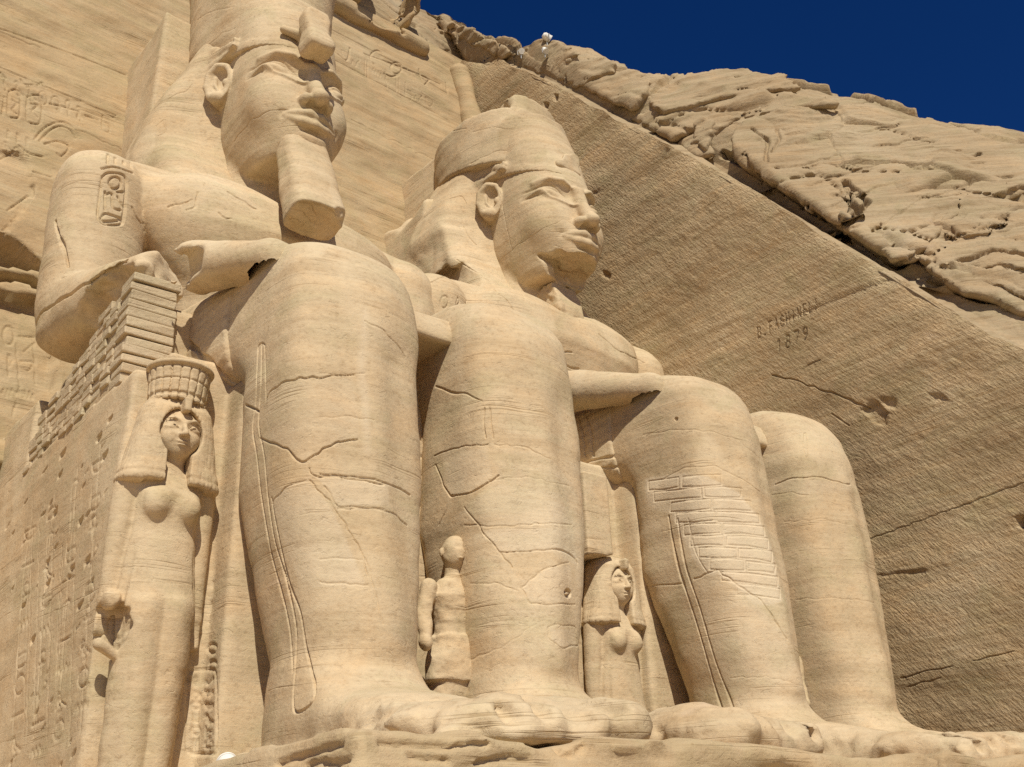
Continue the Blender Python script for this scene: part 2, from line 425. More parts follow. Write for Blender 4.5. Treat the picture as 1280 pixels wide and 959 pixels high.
# ------------------------------------------------------------------ carved lines, read off the stone: (outline, half width, depth)
def zz(ox, oy, s):
    return lambda *pts: [(ox + x / s, oy + y / s) for x, y in pts]
Z1 = zz(0, 0, 2.6646); Z2 = zz(400, 60, 2.6646); Z4 = zz(0, 360, 2.6646); Z5 = zz(400, 360, 2.6646); Z6 = zz(800, 360, 2.6646)
Z7 = zz(0, 600, 2.6646); Z8 = zz(400, 600, 2.6646); Z9 = zz(800, 600, 2.6646); ZA = zz(230, 0, 4.795); ZB = zz(530, 120, 3.427); ZE = zz(0, 260, 4.357)
def ring(c, rx, ry=None, n=14, a0=0, a1=360):
    ry = rx if ry is None else ry
    return [(c[0] + rx * math.cos(math.radians(a0 + (a1 - a0) * k / n)), c[1] + ry * math.sin(math.radians(a0 + (a1 - a0) * k / n))) for k in range(n + 1)]
def jig(pts, r, rng, step=7):
    out = [pts[0]]
    for a, b in zip(pts[:-1], pts[1:]):
        n = max(1, int(math.hypot(b[0] - a[0], b[1] - a[1]) / step))
        for k in range(1, n + 1):
            t = k / n; q = 0 if (k == n and b is pts[-1]) else 1
            out.append((a[0] + (b[0] - a[0]) * t + rng.uniform(-r, r) * q, a[1] + (b[1] - a[1]) * t + rng.uniform(-r, r) * q))
    return out
GL = {  # small sign shapes in a unit square, y down
    'sun': [ring((.5, .5), .4)], 'bread': [ring((.5, .75), .4, .45, 10, 180, 360) + [(.1, .75)]],
    'reed': [[(.5, 1), (.5, .1), (.75, .3), (.55, .55)]], 'water': [[(0, .5), (.15, .3), (.3, .6), (.45, .3), (.6, .6), (.75, .3), (.9, .6), (1, .4)]],
    'bird': [[(.1, .3), (.25, .15), (.4, .25), (.45, .5), (.8, .75), (1, .85)], [(.4, .3), (.3, .6), (.5, .8), (.5, 1)], [(.4, 1), (.65, 1)]],
    'ankh': [ring((.5, .25), .2, .22), [(.5, .47), (.5, 1)], [(.2, .55), (.8, .55)]], 'bar': [[(.0, .5), (1, .5)]],
    'bowl': [[(.05, .3), (.95, .3), (.8, .6), (.5, .7), (.2, .6), (.05, .3)]], 'post': [[(.35, 1), (.35, .1)], [(.65, 1), (.65, .1)]],
    'seat': [[(.2, .1), (.2, .95), (.85, .95), (.85, .5), (.2, .5)]], 'snake': [[(0, .8), (.2, .5), (.45, .8), (.7, .5), (1, .3), (.9, .15)]],
    'hook': [[(.3, 1), (.3, .3), (.5, .1), (.75, .25)]]}
def signs(o, u, v, cols, rows, rng, w, d):
    """grid of carved signs: origin o, u across, v down in photo pixels"""
    out = []
    for i in range(cols):
        for j in range(rows):
            for st in GL[rng.choice(list(GL))]:
                s = .78; pts = []
                for x, y in st:
                    a = (i + .11 + s * x) / cols; b = (j + .11 + s * y) / rows
                    pts.append((o[0] + u[0] * a + v[0] * b, o[1] + u[1] * a + v[1] * b))
                out.append((pts, w, d))
    return out
FONT = {'B': [[(0, 0), (0, 1), (.5, .95), (.6, .75), (.45, .55), (0, .52)], [(.45, .52), (.65, .3), (.5, .03), (0, 0)]], '.': [[(.2, 0), (.3, .04)]],
        'F': [[(0, 0), (0, 1), (.6, 1)], [(0, .52), (.5, .52)]], 'A': [[(0, 0), (.33, 1), (.66, 0)], [(.15, .38), (.5, .38)]],
        'C': [[(.62, .85), (.4, 1), (.12, .85), (0, .5), (.12, .13), (.4, 0), (.62, .15)]], 'H': [[(0, 0), (0, 1)], [(.6, 0), (.6, 1)], [(0, .5), (.6, .5)]],
        'I': [[(.25, 0), (.25, 1)]], 'N': [[(0, 0), (0, 1), (.6, 0), (.6, 1)]], 'E': [[(.6, 0), (0, 0), (0, 1), (.6, 1)], [(0, .52), (.45, .52)]],
        'L': [[(0, 1), (0, 0), (.6, 0)]], '1': [[(.1, .8), (.35, 1), (.35, 0)]], '8': [ring((.32, .74), .22, .24), ring((.32, .26), .28, .26)],
        '7': [[(0, 1), (.6, 1), (.25, 0)]], '9': [ring((.3, .72), .26, .27), [(.56, .72), (.5, .3), (.25, 0)]]}
def words(txt, o, adv, up, w, d):
    out = []
    for k, ch in enumerate(txt):
        for st in FONT.get(ch, []):
            out.append(([(o[0] + adv[0] * (k + .8 * x) + up[0] * y, o[1] + adv[1] * (k + .8 * x) + up[1] * y) for x, y in st], w, d, ch in '89C'))
    return out
CARVE = {}
_g = random.Random(11)
J = lambda p, r=1.2: jig(p, r, _g)
CARVE['legs_one'] = [(J(p), w, d) for p, w, d in [
    (Z4((885, 375), (900, 345), (940, 315), (1000, 300), (1080, 298), (1180, 290)), .045, .04),
    (Z4((865, 500), (900, 515), (955, 535), (990, 575), (1010, 580), (1040, 560), (1120, 515), (1190, 505)), .05, .05),
    (Z4((1030, 600), (1032, 615), (1065, 632), (1130, 630), (1200, 640), (1279, 655)), .04, .035), (Z4((1080, 660), (1110, 700), (1130, 730), (1200, 730), (1279, 737)), .04, .03),
    (Z4((905, 720), (930, 685), (970, 652), (1020, 640)), .04, .025), (Z4((1030, 640), (1100, 710), (1150, 790), (1200, 870), (1225, 959)), .04, .03),
    (Z5((0, 620), (90, 625), (180, 635), (250, 660), (300, 690)), .04, .035), (Z5((60, 735), (180, 732), (250, 755), (290, 790)), .04, .03),
    (Z5((150, 110), (210, 140), (260, 190), (285, 230)), .04, .02), (Z5((0, 285), (100, 290), (150, 285)), .035, .015), (Z5((0, 430), (100, 430), (180, 440)), .035, .015),
    (Z4((818, 390), (845, 405), (862, 412)), .07, .09),
    (Z5((385, 328), (430, 345), (490, 355), (540, 376)), .05, .035), (Z5((380, 560), (440, 535), (500, 525), (560, 520)), .04, .03),
    (Z5((385, 590), (410, 660), (435, 692), (500, 680), (560, 650), (595, 625)), .05, .045), (Z5((440, 690), (420, 740), (395, 790)), .04, .035),
    (Z5((480, 730), (540, 810), (590, 870), (640, 930)), .04, .03), (Z5((480, 790), (600, 795), (720, 785), (840, 790)), .035, .02),
    (Z5((600, 880), (680, 880), (780, 870), (830, 885), (858, 915)), .04, .03), (Z5((580, 520), (680, 530), (770, 570)), .035, .02), (Z5((560, 640), (700, 630), (830, 660)), .03, .015),
    (Z8((670, 360), (700, 335), (760, 290), (830, 275)), .04, .02), (Z8((670, 360), (700, 410), (760, 415), (850, 415)), .04, .02), (Z8((760, 490), (790, 480), (850, 490), (858, 550), (810, 560), (765, 530), (760, 490)), .035, .02),
    (Z8((500, 345), (600, 345), (660, 370)), .03, .015), (Z8((150, 260), (190, 400), (210, 480)), .04, .02), (Z8((0, 340), (80, 345), (160, 350)), .04, .02), (Z8((0, 265), (80, 262), (150, 268)), .04, .015),
    (Z8((490, 600), (600, 560), (720, 480)), .03, .012)]]
CARVE['legs_one'] += [(Z4((872, 190), (870, 300), (866, 370), (862, 460), (880, 560), (893, 700), (915, 840), (950, 959)) + Z7((985, 480), (985, 600), (976, 740), (990, 775), (1040, 740), (1048, 680), (1020, 560), (1000, 440), (960, 330), (920, 150), (905, 60)), .06, .06),
                      (Z4((860, 195), (855, 300), (852, 380), (842, 470), (855, 560), (870, 690), (895, 840)) + Z7((910, 270), (950, 420), (968, 520), (975, 640)), .06, .05),
                      (Z4((882, 190), (885, 300), (886, 370)), .05, .04), (Z4((862, 190), (872, 184), (882, 190)), .05, .04), (Z5((548, 400), (545, 450), (552, 500)), .05, .04), (Z5((566, 400), (570, 450), (576, 500)), .05, .03),
                      (ring(Z8((825, 378))[0], 3.5), .09, .12)]
lb = Z6((20, 690), (0, 720), (90, 745), (125, 800), (165, 850), (190, 900)) + Z9((225, 285), (300, 330), (360, 370))
rb = Z6((250, 620), (330, 650), (400, 710), (430, 790), (445, 860), (465, 920)) + Z9((480, 300), (500, 350), (505, 385))
_st = []
def brickline(a, b, sag): 
    return [(a[0] + (b[0] - a[0]) * t, a[1] + (b[1] - a[1]) * t + sag * math.sin(math.pi * t)) for t in (0, .25, .5, .75, 1)]
def lerp_pl(pl, t):
    f = t * (len(pl) - 1); i = min(int(f), len(pl) - 2); f -= i
    return (pl[i][0] + (pl[i + 1][0] - pl[i][0]) * f, pl[i][1] + (pl[i + 1][1] - pl[i][1]) * f)
for r in range(10):
    y0, y1 = 603 + 15 * r, 615.5 + 15 * r
    X0 = np.interp((y0 + y1) / 2, [600, 632, 640, 660, 700, 735, 752], [806, 818, 838, 846, 872, 905, 930]); X1 = np.interp((y0 + y1) / 2, [600, 620, 650, 690, 730, 755], [885, 925, 950, 965, 975, 979])
    n = max(1, int((X1 - X0) / _g.uniform(34, 48))); xs = [X0 + (X1 - X0) * (k + (_g.uniform(-.15, .15) if 0 < k < n else 0)) / n for k in range(n + 1)]
    arch = lambda x: -9 * math.sin(math.pi * (x - 800) / 190)
    for a, b in zip(xs[:-1], xs[1:]):
        a += 2; b -= 2; q = lambda: _g.uniform(-1.2, 1.2)
        loop = [(x + q(), y + arch(x) + q()) for x, y in ((a, y0), ((a + b) / 2, y0), (b, y0), (b, y1), ((a + b) / 2, y1), (a, y1))]
        _st.append((loop + loop[:1], .055, .024, False))
CARVE['legs_two'] = _st + [(J(p), w, d) for p, w, d in [
    (Z9((180, 330), (260, 300), (310, 340), (350, 365), (400, 400), (450, 470), (490, 530)), .05, .035), (Z9((0, 360), (90, 350), (140, 345)), .04, .03),
    (Z6((450, 655), (520, 632), (600, 630), (700, 655)), .05, .035), (Z6((440, 690), (500, 680), (560, 690)), .04, .02), (Z6((10, 490), (120, 470), (250, 478), (330, 510), (390, 560)), .05, .015),
    (Z6((70, 640), (150, 600), (250, 595), (350, 640), (400, 680)), .05, .02), (Z9((480, 140), (600, 130), (700, 150)), .04, .012), (Z9((520, 400), (640, 390), (780, 410)), .04, .012), (Z9((300, 660), (420, 655), (560, 690)), .03, .012)]]
CARVE['legs_two'] += [(Z9((95, 120), (125, 280), (180, 450), (230, 620), (265, 740), (285, 790)), .07, .07), (Z9((125, 130), (150, 280), (200, 430), (250, 600), (300, 730), (318, 790)), .06, .055),
                      (Z6((548, 485), (545, 520), (552, 562), (560, 555), (556, 490), (548, 485)), .04, .03), (ring(Z6((120, 437))[0], 1.2), .05, .08),
                      (Z9((160, 130), (185, 240), (225, 310)), .05, .02)]
CARVE['head_one'] = [(J(ZA((300, 850), (400, 720), (520, 665), (625, 660)), .8), .03, .02)]
CARVE['head_two'] = [(J(ZB((330, 700), (400, 640), (500, 575), (600, 530), (650, 560)), .8), .035, .025), (J(ZB((320, 380), (335, 460), (345, 520), (362, 600), (380, 665)), .7), .04, .035), (J(ZB((560, 640), (600, 655), (690, 650)), .6), .03, .02)]
for k in range(16):  # old scratched writing on the cheek
    x, y = 352 + 10 * k, 555 - 5.0 * k
    CARVE['head_two'].append((ZB((x, y), (x + _g.uniform(-3, 6), y - _g.uniform(14, 26)), (x + _g.uniform(2, 8), y - _g.uniform(4, 20))), .018, .018))
CARVE['torso_one'] = [(Z1(*p), .05, .055) for p in [
    [(340, 590), (332, 650), (325, 720), (345, 745), (400, 748), (412, 720), (418, 650), (420, 600), (405, 580), (360, 576), (340, 590)], ring((383, 610), 20), [(350, 640), (350, 700)], [(350, 650), (372, 645), (376, 690), (400, 700)],
    [(390, 640), (410, 640)], [(392, 655), (408, 690)], [(335, 728), (350, 712), (370, 716), (405, 732), (350, 738), (335, 728)], [(338, 562), (380, 556), (442, 576)], [(345, 488), (430, 488)], [(385, 470), (385, 545)], [(362, 500), (358, 545)], [(415, 505), (412, 548)], [(430, 515), (438, 560)]]]
CARVE['torso_one'] += [(J(Z1(*p)), .035, .03) for p in [[(760, 640), (800, 665), (855, 697)], [(730, 710), (745, 725), (772, 728)], [(560, 690), (600, 680), (640, 665)], [(440, 690), (455, 720), (470, 745)], [(620, 700), (650, 690), (660, 640)]]]
CARVE['torso_one'] += [(J(ZE(*p)), .06, .07) for p in [[(300, 70), (330, 180), (360, 260), (370, 320)], [(290, 530), (440, 430), (560, 360), (690, 290)], [(195, 640), (230, 570), (290, 530)], [(340, 380), (370, 370)]]]
CARVE['torso_two'] = [(J(p), .04, .035) for p in [Z5((930, 155), (1000, 212), (1080, 250)), Z5((780, 240), (820, 262), (862, 270)), Z5((780, 215), (840, 215)), Z2((440, 700), (530, 760), (610, 830), (660, 890)), Z2((350, 790), (420, 760), (480, 770)), Z2((560, 725), (640, 790), (700, 850))]]
CARVE['torso_two'] += signs(Z2((400, 810))[0], (60, 12), (-4, 24), 4, 1, _g, .04, .035)
CARVE['nemes_one'] = [(J(p), .03, .03) for p in [Z1((560, 330), (620, 300), (640, 280)), Z1((500, 330), (540, 280)), Z1((520, 420), (545, 400), (550, 440), (520, 455))]]
CARVE['nemes_two'] = [(J(p), .04, .04) for p in [ZB((170, 560), (190, 600), (225, 640)), ZB((110, 440), (160, 430), (180, 460)), ZB((140, 700), (230, 760), (320, 830)), ZB((95, 390), (120, 350), (180, 335))]]
CARVE['crown_one'] = [(J(ZA(*p), 1), .03, .02) for p in [[(150, 270), (230, 200), (330, 160), (460, 140), (600, 150)], [(80, 120), (160, 70), (300, 40)]]]
CARVE['crown_two'] = [(J(ZB(*p), 1), .035, .03) for p in [[(200, 290), (300, 240), (400, 228), (480, 225)], [(210, 155), (300, 135), (400, 150)], [(70, 190), (120, 150), (180, 140)], [(460, 265), (480, 290), (550, 300)], [(380, 250), (430, 305)]]]
CARVE['kilt_one'] = [(J(Z4((575, 125), (630, 180), (680, 240), (740, 280), (785, 312)), 1.5), .07, .12)]
CARVE['kilt_two'] = [(J(Z5(*p), 1), .04, .035) for p in [[(860, 430), (880, 500), (885, 560)], [(880, 410), (905, 480), (912, 560)], [(820, 450), (835, 540), (840, 620)], [(840, 600), (920, 570), (990, 560)], [(845, 625), (920, 600), (1000, 595)]]]
CARVE['throne_one'] = [(Z5(*p), .05, .05) for p in [[(315, 250), (355, 225)], [(300, 275), (325, 270), (345, 295)], ring((336, 330), 15, 12, 8, 180, 360), [(302, 350), (330, 355), (348, 385)], [(300, 380), (318, 400)], [(312, 430), (326, 430), (326, 470)], [(370, 410), (372, 452)],
    [(320, 558), (345, 562), (365, 560)], [(315, 600), (345, 627)], ring((330, 686), 18), [(312, 722), (352, 728)], [(315, 515), (330, 500), (345, 520)], [(318, 640), (318, 670)]]]
CARVE['throne_one'] += [(Z7(*p), .045, .045) for p in [[(625, 650), (640, 635), (700, 632), (718, 650), (722, 780), (722, 900), (700, 912), (640, 910), (622, 890), (624, 780), (625, 650)], ring((706, 562), 15), ring((708, 612), 12, 8, 8, 180, 360)]]
CARVE['throne_one'] += signs(Z7((632, 645))[0], (31, 2), (0, 95), 2, 6, _g, .04, .04)
for k in range(45):  # pick marks and pock holes on the flank of the throne
    x, y = _g.uniform(5, 385), _g.uniform(380, 1600)
    if y < 380 + (385 - x) * 0.75 or x > 385 - (y - 400) * .06: continue
    L = _g.uniform(6, 22); CARVE['throne_one'].append((Z4((x, y), (x + L * .7, y - L)), _g.uniform(.03, .06), _g.uniform(.03, .09)))
for x, y, r in [(210, 552, 9), (200, 622, 7), (350, 557, 8), (367, 437, 6), (330, 498, 7), (183, 747, 8), (270, 775, 6), (160, 912, 6), (155, 930, 5), (290, 908, 7), (240, 935, 6), (230, 960, 6), (78, 1058, 8), (160, 985, 5), (268, 1055, 10), (110, 1172, 6)]:
    CARVE['throne_one'].append((Z4((x - r, y + r), (x, y), (x + r * .6, y - r)), .09, .16))
for k in range(9):
    x = _g.uniform(40, 320); CARVE['throne_one'].append((J(Z4((x, _g.uniform(700, 900)), (x - 10, 1100), (x - 22, 1500)), 1), .03, .02))
for k in range(4):
    CARVE['throne_one'] += signs(Z4((300 - 75 * k, 560 + 75 * k))[0], (52 / 2.66, -28 / 2.66), (-60 / 2.66, 900 / 2.66), 1, 9, _g, .045, .035)
    CARVE['throne_one'].append((Z4((335 - 75 * k, 520 + 75 * k), (300 - 75 * k, 1000), (268 - 75 * k, 1480)), .035, .03))
CARVE['base_one'] = [(J(p), .08, .12) for p in [Z8((0, 900), (75, 880)), Z8((0, 945), (60, 950), (90, 930)), Z8((785, 895), (800, 912), (835, 918)), Z8((860, 905), (880, 885)), Z7((925, 945), (1030, 915), (1140, 882)), Z7((1020, 955), (1070, 935), (1100, 945), (1160, 930)), Z8((200, 880), (400, 890), (560, 880)), Z8((520, 945), (620, 925), (700, 930)), Z8((300, 920), (420, 935))]]
CARVE['base_two'] = [(J(p), .08, .12) for p in [Z8((1000, 930), (1030, 922), (1062, 945)), Z8((1110, 920), (1180, 940)), Z9((30, 915), (100, 930), (180, 938)), Z9((330, 880), (400, 920), (430, 950)), Z9((540, 925), (590, 945))]]
CARVE['facade'] = [(Z1(*p), .045, .045) for p in [[(0, 95), (200, 165), (420, 250)], [(0, 225), (180, 300), (385, 385)], [(270, 335), (330, 365), (380, 392)], [(30, 305), (52, 298), (68, 315), (66, 385), (45, 392), (26, 380), (30, 305)], [(92, 322), (118, 316), (140, 330), (135, 405), (110, 412), (90, 398), (92, 322)],
    [(0, 240), (20, 260)], [(70, 265), (80, 280), (110, 282)], [(125, 285), (140, 275), (152, 292)], [(115, 465), (150, 425), (200, 405), (240, 420), (268, 462)], [(132, 470), (165, 436), (200, 420), (232, 432), (250, 460)], [(165, 345), (220, 358)], [(205, 350), (200, 372)], [(235, 362), (262, 372), (258, 392)], [(285, 385), (310, 395)],
    [(0, 532), (48, 505)], [(65, 485), (95, 510), (142, 522)], [(10, 770), (60, 715), (105, 658), (108, 632)], [(25, 702), (95, 652)], [(110, 572), (170, 590)], [(150, 480), (190, 470), (230, 490), (205, 520), (190, 510)], [(40, 330), (55, 345), (40, 365), (55, 380)], [(105, 345), (125, 350), (108, 370), (125, 390)], [(0, 310), (14, 330), (8, 380)]]]
CARVE['facade'] += signs(Z1((0, 232))[0], (140, 57), (0, 26), 9, 1, _g, .04, .035) + signs(Z1((10, 420))[0], (36, 14), (0, 30), 3, 2, _g, .04, .03)
CARVE['facade'] += [(p, .06, .05) for p in [ring(Z2((255, 66))[0], 7), ring(Z2((190, 32))[0], 8, 9, 10, 120, 330), Z2((215, 85), (240, 95), (262, 88)), Z2((150, 20), (300, 75), (400, 120)), Z2((290, 70), (310, 110)), Z2((330, 70), (345, 120), (365, 105)), Z2((100, 0), (90, 40), (60, 20)), Z2((420, 115), (425, 150))]]
CARVE['facade'] += signs((425, 52), (118, 66), (0, 28), 9, 1, _g, .04, .022) + [([(412, 36), (500, 82), (560, 118)], .04, .03), ([(412, 72), (500, 118), (560, 150)], .04, .03)]
CARVE['facade'] += [(J(p, 1.5), .04, .03) for p in [[(0, 40), (50, 60)], [(20, 430), (24, 480), (16, 520)], [(30, 440), (42, 430), (45, 480)], [(440, 150), (520, 190), (560, 205)], [(0, 120), (160, 190)]]]
CARVE['facade'] += signs((0, 400), (44, 4), (0, 110), 2, 3, _g, .05, .03)
CARVE['wall'] = words('B.FACHINELI', Z6((392, 168))[0], (19.0 / 2.6646, -9.4 / 2.6646), (-2 / 2.6646, -36 / 2.6646), .05, .06) + words('1879', Z6((455, 215))[0], (29 / 2.6646, -13 / 2.6646), (0, -42 / 2.6646), .055, .06)
CARVE['wall'] += [(J(p, 1.2), w, d) for p, w, d in [(Z6((440, 290), (520, 310), (640, 350), (700, 375), (765, 402)), .07, .10), (Z6((640, 420), (670, 440), (695, 458)), .07, .08), (Z6((770, 835), (1000, 750), (1150, 695), (1279, 648)), .035, .05), (Z9((870, 660), (960, 638), (1040, 620)), .035, .06), (Z9((1110, 602), (1245, 570)), .035, .06), (Z6((540, 270), (600, 240)), .05, .05), (Z9((890, 690), (1000, 660)), .05, .03)]]
for _k in ('crown_one', 'crown_two', 'head_two', 'nemes_one', 'nemes_two'): CARVE[_k] = [(l[0], l[1] * .6, l[2] * .55) + tuple(l[3:]) for l in CARVE[_k]]
for _k in ('head_one', 'head_two'): CARVE[_k] = [(l[0], l[1] * .65, l[2] * .6) + tuple(l[3:]) for l in CARVE[_k]]
_SC = {'legs_one': (.38, .6), 'legs_two': (.42, .5), 'torso_one': (.8, .9), 'torso_two': (.7, .8), 'throne_one': (.65, .55), 'kilt_two': (.8, .8), 'wall': (.45, .5), 'base_one': (.5, .35), 'base_two': (.5, .35), 'facade': (.8, .9)}
for _k, (_a, _b) in _SC.items(): CARVE[_k] = [(l[0], l[1] * _a, l[2] * _b) + tuple(l[3:]) for l in CARVE[_k]]
PATCH = {
 'body_one': [(Z4((1030, 610), (1065, 632), (1130, 632), (1279, 655), (1300, 655), (1300, 735), (1200, 728), (1130, 728), (1090, 670)), .45, 2), (Z4((905, 720), (930, 685), (970, 652), (1030, 640), (1100, 712), (1150, 792), (1200, 870), (1235, 985), (1010, 1000), (960, 900)), .4, 2),
    (Z4((890, 330), (940, 312), (1180, 292), (1200, 500), (1120, 515), (1010, 578), (955, 535), (900, 510), (875, 490)), .22, 3), (Z5((0, 640), (60, 735), (180, 735), (290, 790), (300, 1000), (150, 1000), (60, 760)), -.3, 4), (Z4((895, 520), (955, 540), (1000, 585), (1025, 635), (960, 655), (920, 690), (900, 640)), -.35, 3),
    (Z5((130, 60), (165, 60), (170, 300), (180, 560), (140, 560), (120, 300)), .5, 8), (Z5((400, 540), (560, 525), (580, 630), (500, 680), (440, 690), (410, 650)), .35, 3), (Z5((500, 700), (600, 650), (830, 670), (845, 785), (600, 795), (540, 800)), .3, 3), (Z5((540, 805), (720, 792), (840, 795), (855, 905), (780, 870), (600, 878)), .5, 2),
    (Z5((600, 885), (780, 875), (855, 920), (855, 1000), (650, 960)), -.3, 4), (Z8((670, 360), (760, 290), (835, 275), (850, 410), (700, 412)), .35, 3), (Z8((760, 490), (850, 490), (858, 550), (810, 560), (765, 530)), .4, 2), (Z5((440, 690), (590, 635), (480, 730), (420, 800), (400, 790)), -.4, 3)],
 'body_two': [([(806, 598), (845, 590), (885, 594), (925, 612), (950, 645), (966, 690), (980, 750), (960, 757), (930, 755), (905, 738), (872, 705), (846, 665), (836, 642), (808, 634)], .9, 3), (Z9((180, 335), (260, 305), (350, 365), (450, 470), (600, 740), (330, 790), (260, 600)), .3, 4), (Z6((440, 650), (520, 632), (700, 652), (705, 680), (560, 690), (445, 685)), .35, 3), (Z9((0, 130), (90, 120), (120, 290), (150, 345), (90, 350), (20, 240)), .25, 4)],
}
PATCH = {k: [(p, a * .6, w) for p, a, w in v] for k, v in PATCH.items()}
# ------------------------------------------------------------------ the seated colossi (local x from the statue's axis, y into the cliff, z above the eye)
H = 8.0
SOLE = 0.86
def S(*xs):  # mirror helper
    return xs
def mir(P):
    q = P.copy(); q[:, 0] = np.abs(q[:, 0]); return q

def head_sdf(P, chin_broken=False):
    P = P - np.float32([0.08, 0, 0]); A = mir(P)
    d = loft(P, 2, [13.75, 14.0, 14.5, 15.1, 15.8, 16.5, 17.2, 17.9, 18.2], 0, [17.35, 17.5, 17.7, 17.85, 17.9, 17.95, 18.05, 18.2, 18.3],
             [0.72, 0.86, 1.02, 1.15, 1.20, 1.20, 1.15, 1.0, 0.7], [1.0, 1.2, 1.42, 1.62, 1.70, 1.66, 1.55, 1.35, 1.0], 2.5, 0.12)
    d = smin(d, ell(P, (0, 16.85, 14.6), (0.78, 0.86, 0.70)), 0.3)                # muzzle
    d = smin(d, ell(A, (0.60, 16.78, 15.15), (0.48, 0.50, 0.55)), 0.45)           # cheeks
    d = smin(d, ell(P, (0, 16.42, 14.10), (0.44, 0.36, 0.30)), 0.25)              # chin
    d = smin(d, cap(P, (0, 18.45, 14.8), (0, 18.75, 12.4), 0.92, 1.3), 0.10)       # neck
    # brows and eye sockets
    d = smin(d, chain(A, [(0.22, 16.20, 16.16), (0.48, 16.26, 16.34), (0.80, 16.46, 16.40), (1.02, 16.84, 16.34)], [0.02, 0.035, 0.03, 0.01]), 0.18)
    d = smax(d, -ell(A, (0.40, 16.06, 15.92), (0.30, 0.20, 0.24)), 0.26)
    d = smax(d, -ell(A, (0.66, 16.22, 15.98), (0.40, 0.16, 0.22)), 0.16)
    d = smin(d, ell(A - np.float32([0, 0, 0.30]) * (A[:, :1] - 0.62), (0.62, 16.84, 15.855), (0.42, 0.475, 0.22)), 0.06)
    ex_ = [0.22, 0.40, 0.62, 0.84, 1.0]
    zu = np.interp(A[:, 0], ex_, [15.60, 15.88, 16.06, 16.12, 16.04]); zl = np.interp(A[:, 0], ex_, [15.60, 15.57, 15.62, 15.75, 16.02])
    m = np.minimum(np.minimum(zu - A[:, 2], A[:, 2] - zl), np.minimum(A[:, 0] - 0.20, 1.04 - A[:, 0]))
    front = np.clip((17.25 - A[:, 1]) / 0.2, 0, 1)
    g = lambda c, w: np.exp(-((m - c) / w) ** 2)
    d = d - front * (0.045 * g(0.0, 0.045) + 0.05 * np.clip(m / 0.16, 0, 1) - 0.035 * g(-0.10, 0.04) * (A[:, 2] > 15.85))
    # nose
    d = smin(d, chain(P, [(0, 16.20, 16.1), (0, 16.08, 15.6), (0, 15.86, 15.12)], [0.12, 0.14, 0.18]), 0.20)
    d = smin(d, ell(P, (0, 15.78, 15.02), (0.18, 0.21, 0.165)), 0.10)
    d = smin(d, ell(A, (0.25, 16.02, 15.0), (0.145, 0.22, 0.145)), 0.07)
    d = smax(d, -ell(A, (0.15, 15.90, 14.85), (0.09, 0.15, 0.09)), 0.03)
    # mouth
    d = smax(d, -cap(A, (0.66, 16.20, 14.60), (0.60, 16.13, 14.60), 0.06, 0.03), 0.12)
    d = smin(d, chain(A, [(0.0, 15.99, 14.62), (0.13, 15.99, 14.66), (0.32, 16.06, 14.64), (0.60, 16.24, 14.60)], [0.095, 0.105, 0.085, 0.03]), 0.06)
    d = smin(d, chain(A, [(0.0, 16.0, 14.41), (0.28, 16.05, 14.43), (0.58, 16.25, 14.56)], [0.115, 0.10, 0.03]), 0.06)
    d = smax(d, -chain(A, [(0.0, 15.85, 14.53), (0.32, 15.94, 14.535), (0.66, 16.20, 14.59)], [0.05, 0.045, 0.04]), 0.012)
    d = smax(d, -cap(P, (0, 15.86, 14.80), (0, 15.88, 14.74), 0.045), 0.05)
    d = smax(d, -ell(P, (0, 15.98, 14.25), (0.36, 0.16, 0.055)), 0.07)
    # ears on the sides of the head, in front of the headdress; e: along the ear (forward), w: up, u: outwards
    ex = A[:, 0] - 1.20; ey = A[:, 1] - 18.32; ez = (A[:, 2] - 16.42) * 1.18
    cs, sn = np.cos(0.55), np.sin(0.55)
    E = np.stack([-(ey * cs - (-ex) * sn * -1), (ex * cs * 1.0 - ey * sn), ez], 1).astype(np.float32)
    E[:, 0] = -(ey * cs + ex * sn) * 1.12; E[:, 1] = ex * cs - ey * sn
    e = np.sqrt((E[:, 0] / 0.40) ** 2 + (E[:, 2] / 0.66) ** 2)
    ear = np.maximum((e - 1) * 0.36, np.abs(E[:, 1]) - 0.26)
    rim = [(-0.36, 0.20, -0.05), (-0.33, 0.22, 0.36), (-0.08, 0.22, 0.60), (0.20, 0.20, 0.52), (0.32, 0.16, 0.25)]
    ear = smax(ear, -ell(E, (0.02, 0.34, 0.10), (0.27, 0.26, 0.44)), 0.04)
    ear = smin(ear, chain(E, rim, [0.09, 0.095, 0.095, 0.09, 0.06]), 0.04)
    ear = smin(ear, chain(E, [(-0.36, 0.20, -0.05), (-0.24, 0.20, -0.36), (-0.02, 0.20, -0.54)], [0.09, 0.10, 0.12]), 0.04)
    ear = smin(ear, ell(E, (0.0, 0.18, -0.50), (0.20, 0.17, 0.19)), 0.05)
    ear = smin(ear, ell(E, (0.22, 0.18, -0.06), (0.10, 0.12, 0.15)), 0.04)
    ear = smin(ear, chain(E, [(-0.16, 0.16, 0.26), (-0.14, 0.16, -0.02), (-0.02, 0.16, -0.22)], [0.05, 0.06, 0.05]), 0.04)
    d = smin(d, ear, 0.04)
    if chin_broken:
        bite = np.maximum(P[:, 2] - (14.16 + 0.10 * fbm(P, 2.0, 4, 3.0) + 0.10 * (P[:, 1] - 16.3)), P[:, 1] - 17.0 - 0.2 * fbm(P, 1.5, 3, 8.0))
        d = smax(d, -bite, 0.03)
    if chin_broken:   # what is left of the beard against the neck
        stub = box(P, (-0.40, 16.75, 11.9), (0.42, 18.2, 13.75), 0.06) + 0.13 * fbm(P, 1.6, 4, 23.0)
        d = smin(d, smax(stub, plane(P, (0, 16.9, 13.2), (0, -0.9, 0.35)) - 0.05, 0.1), 0.05)
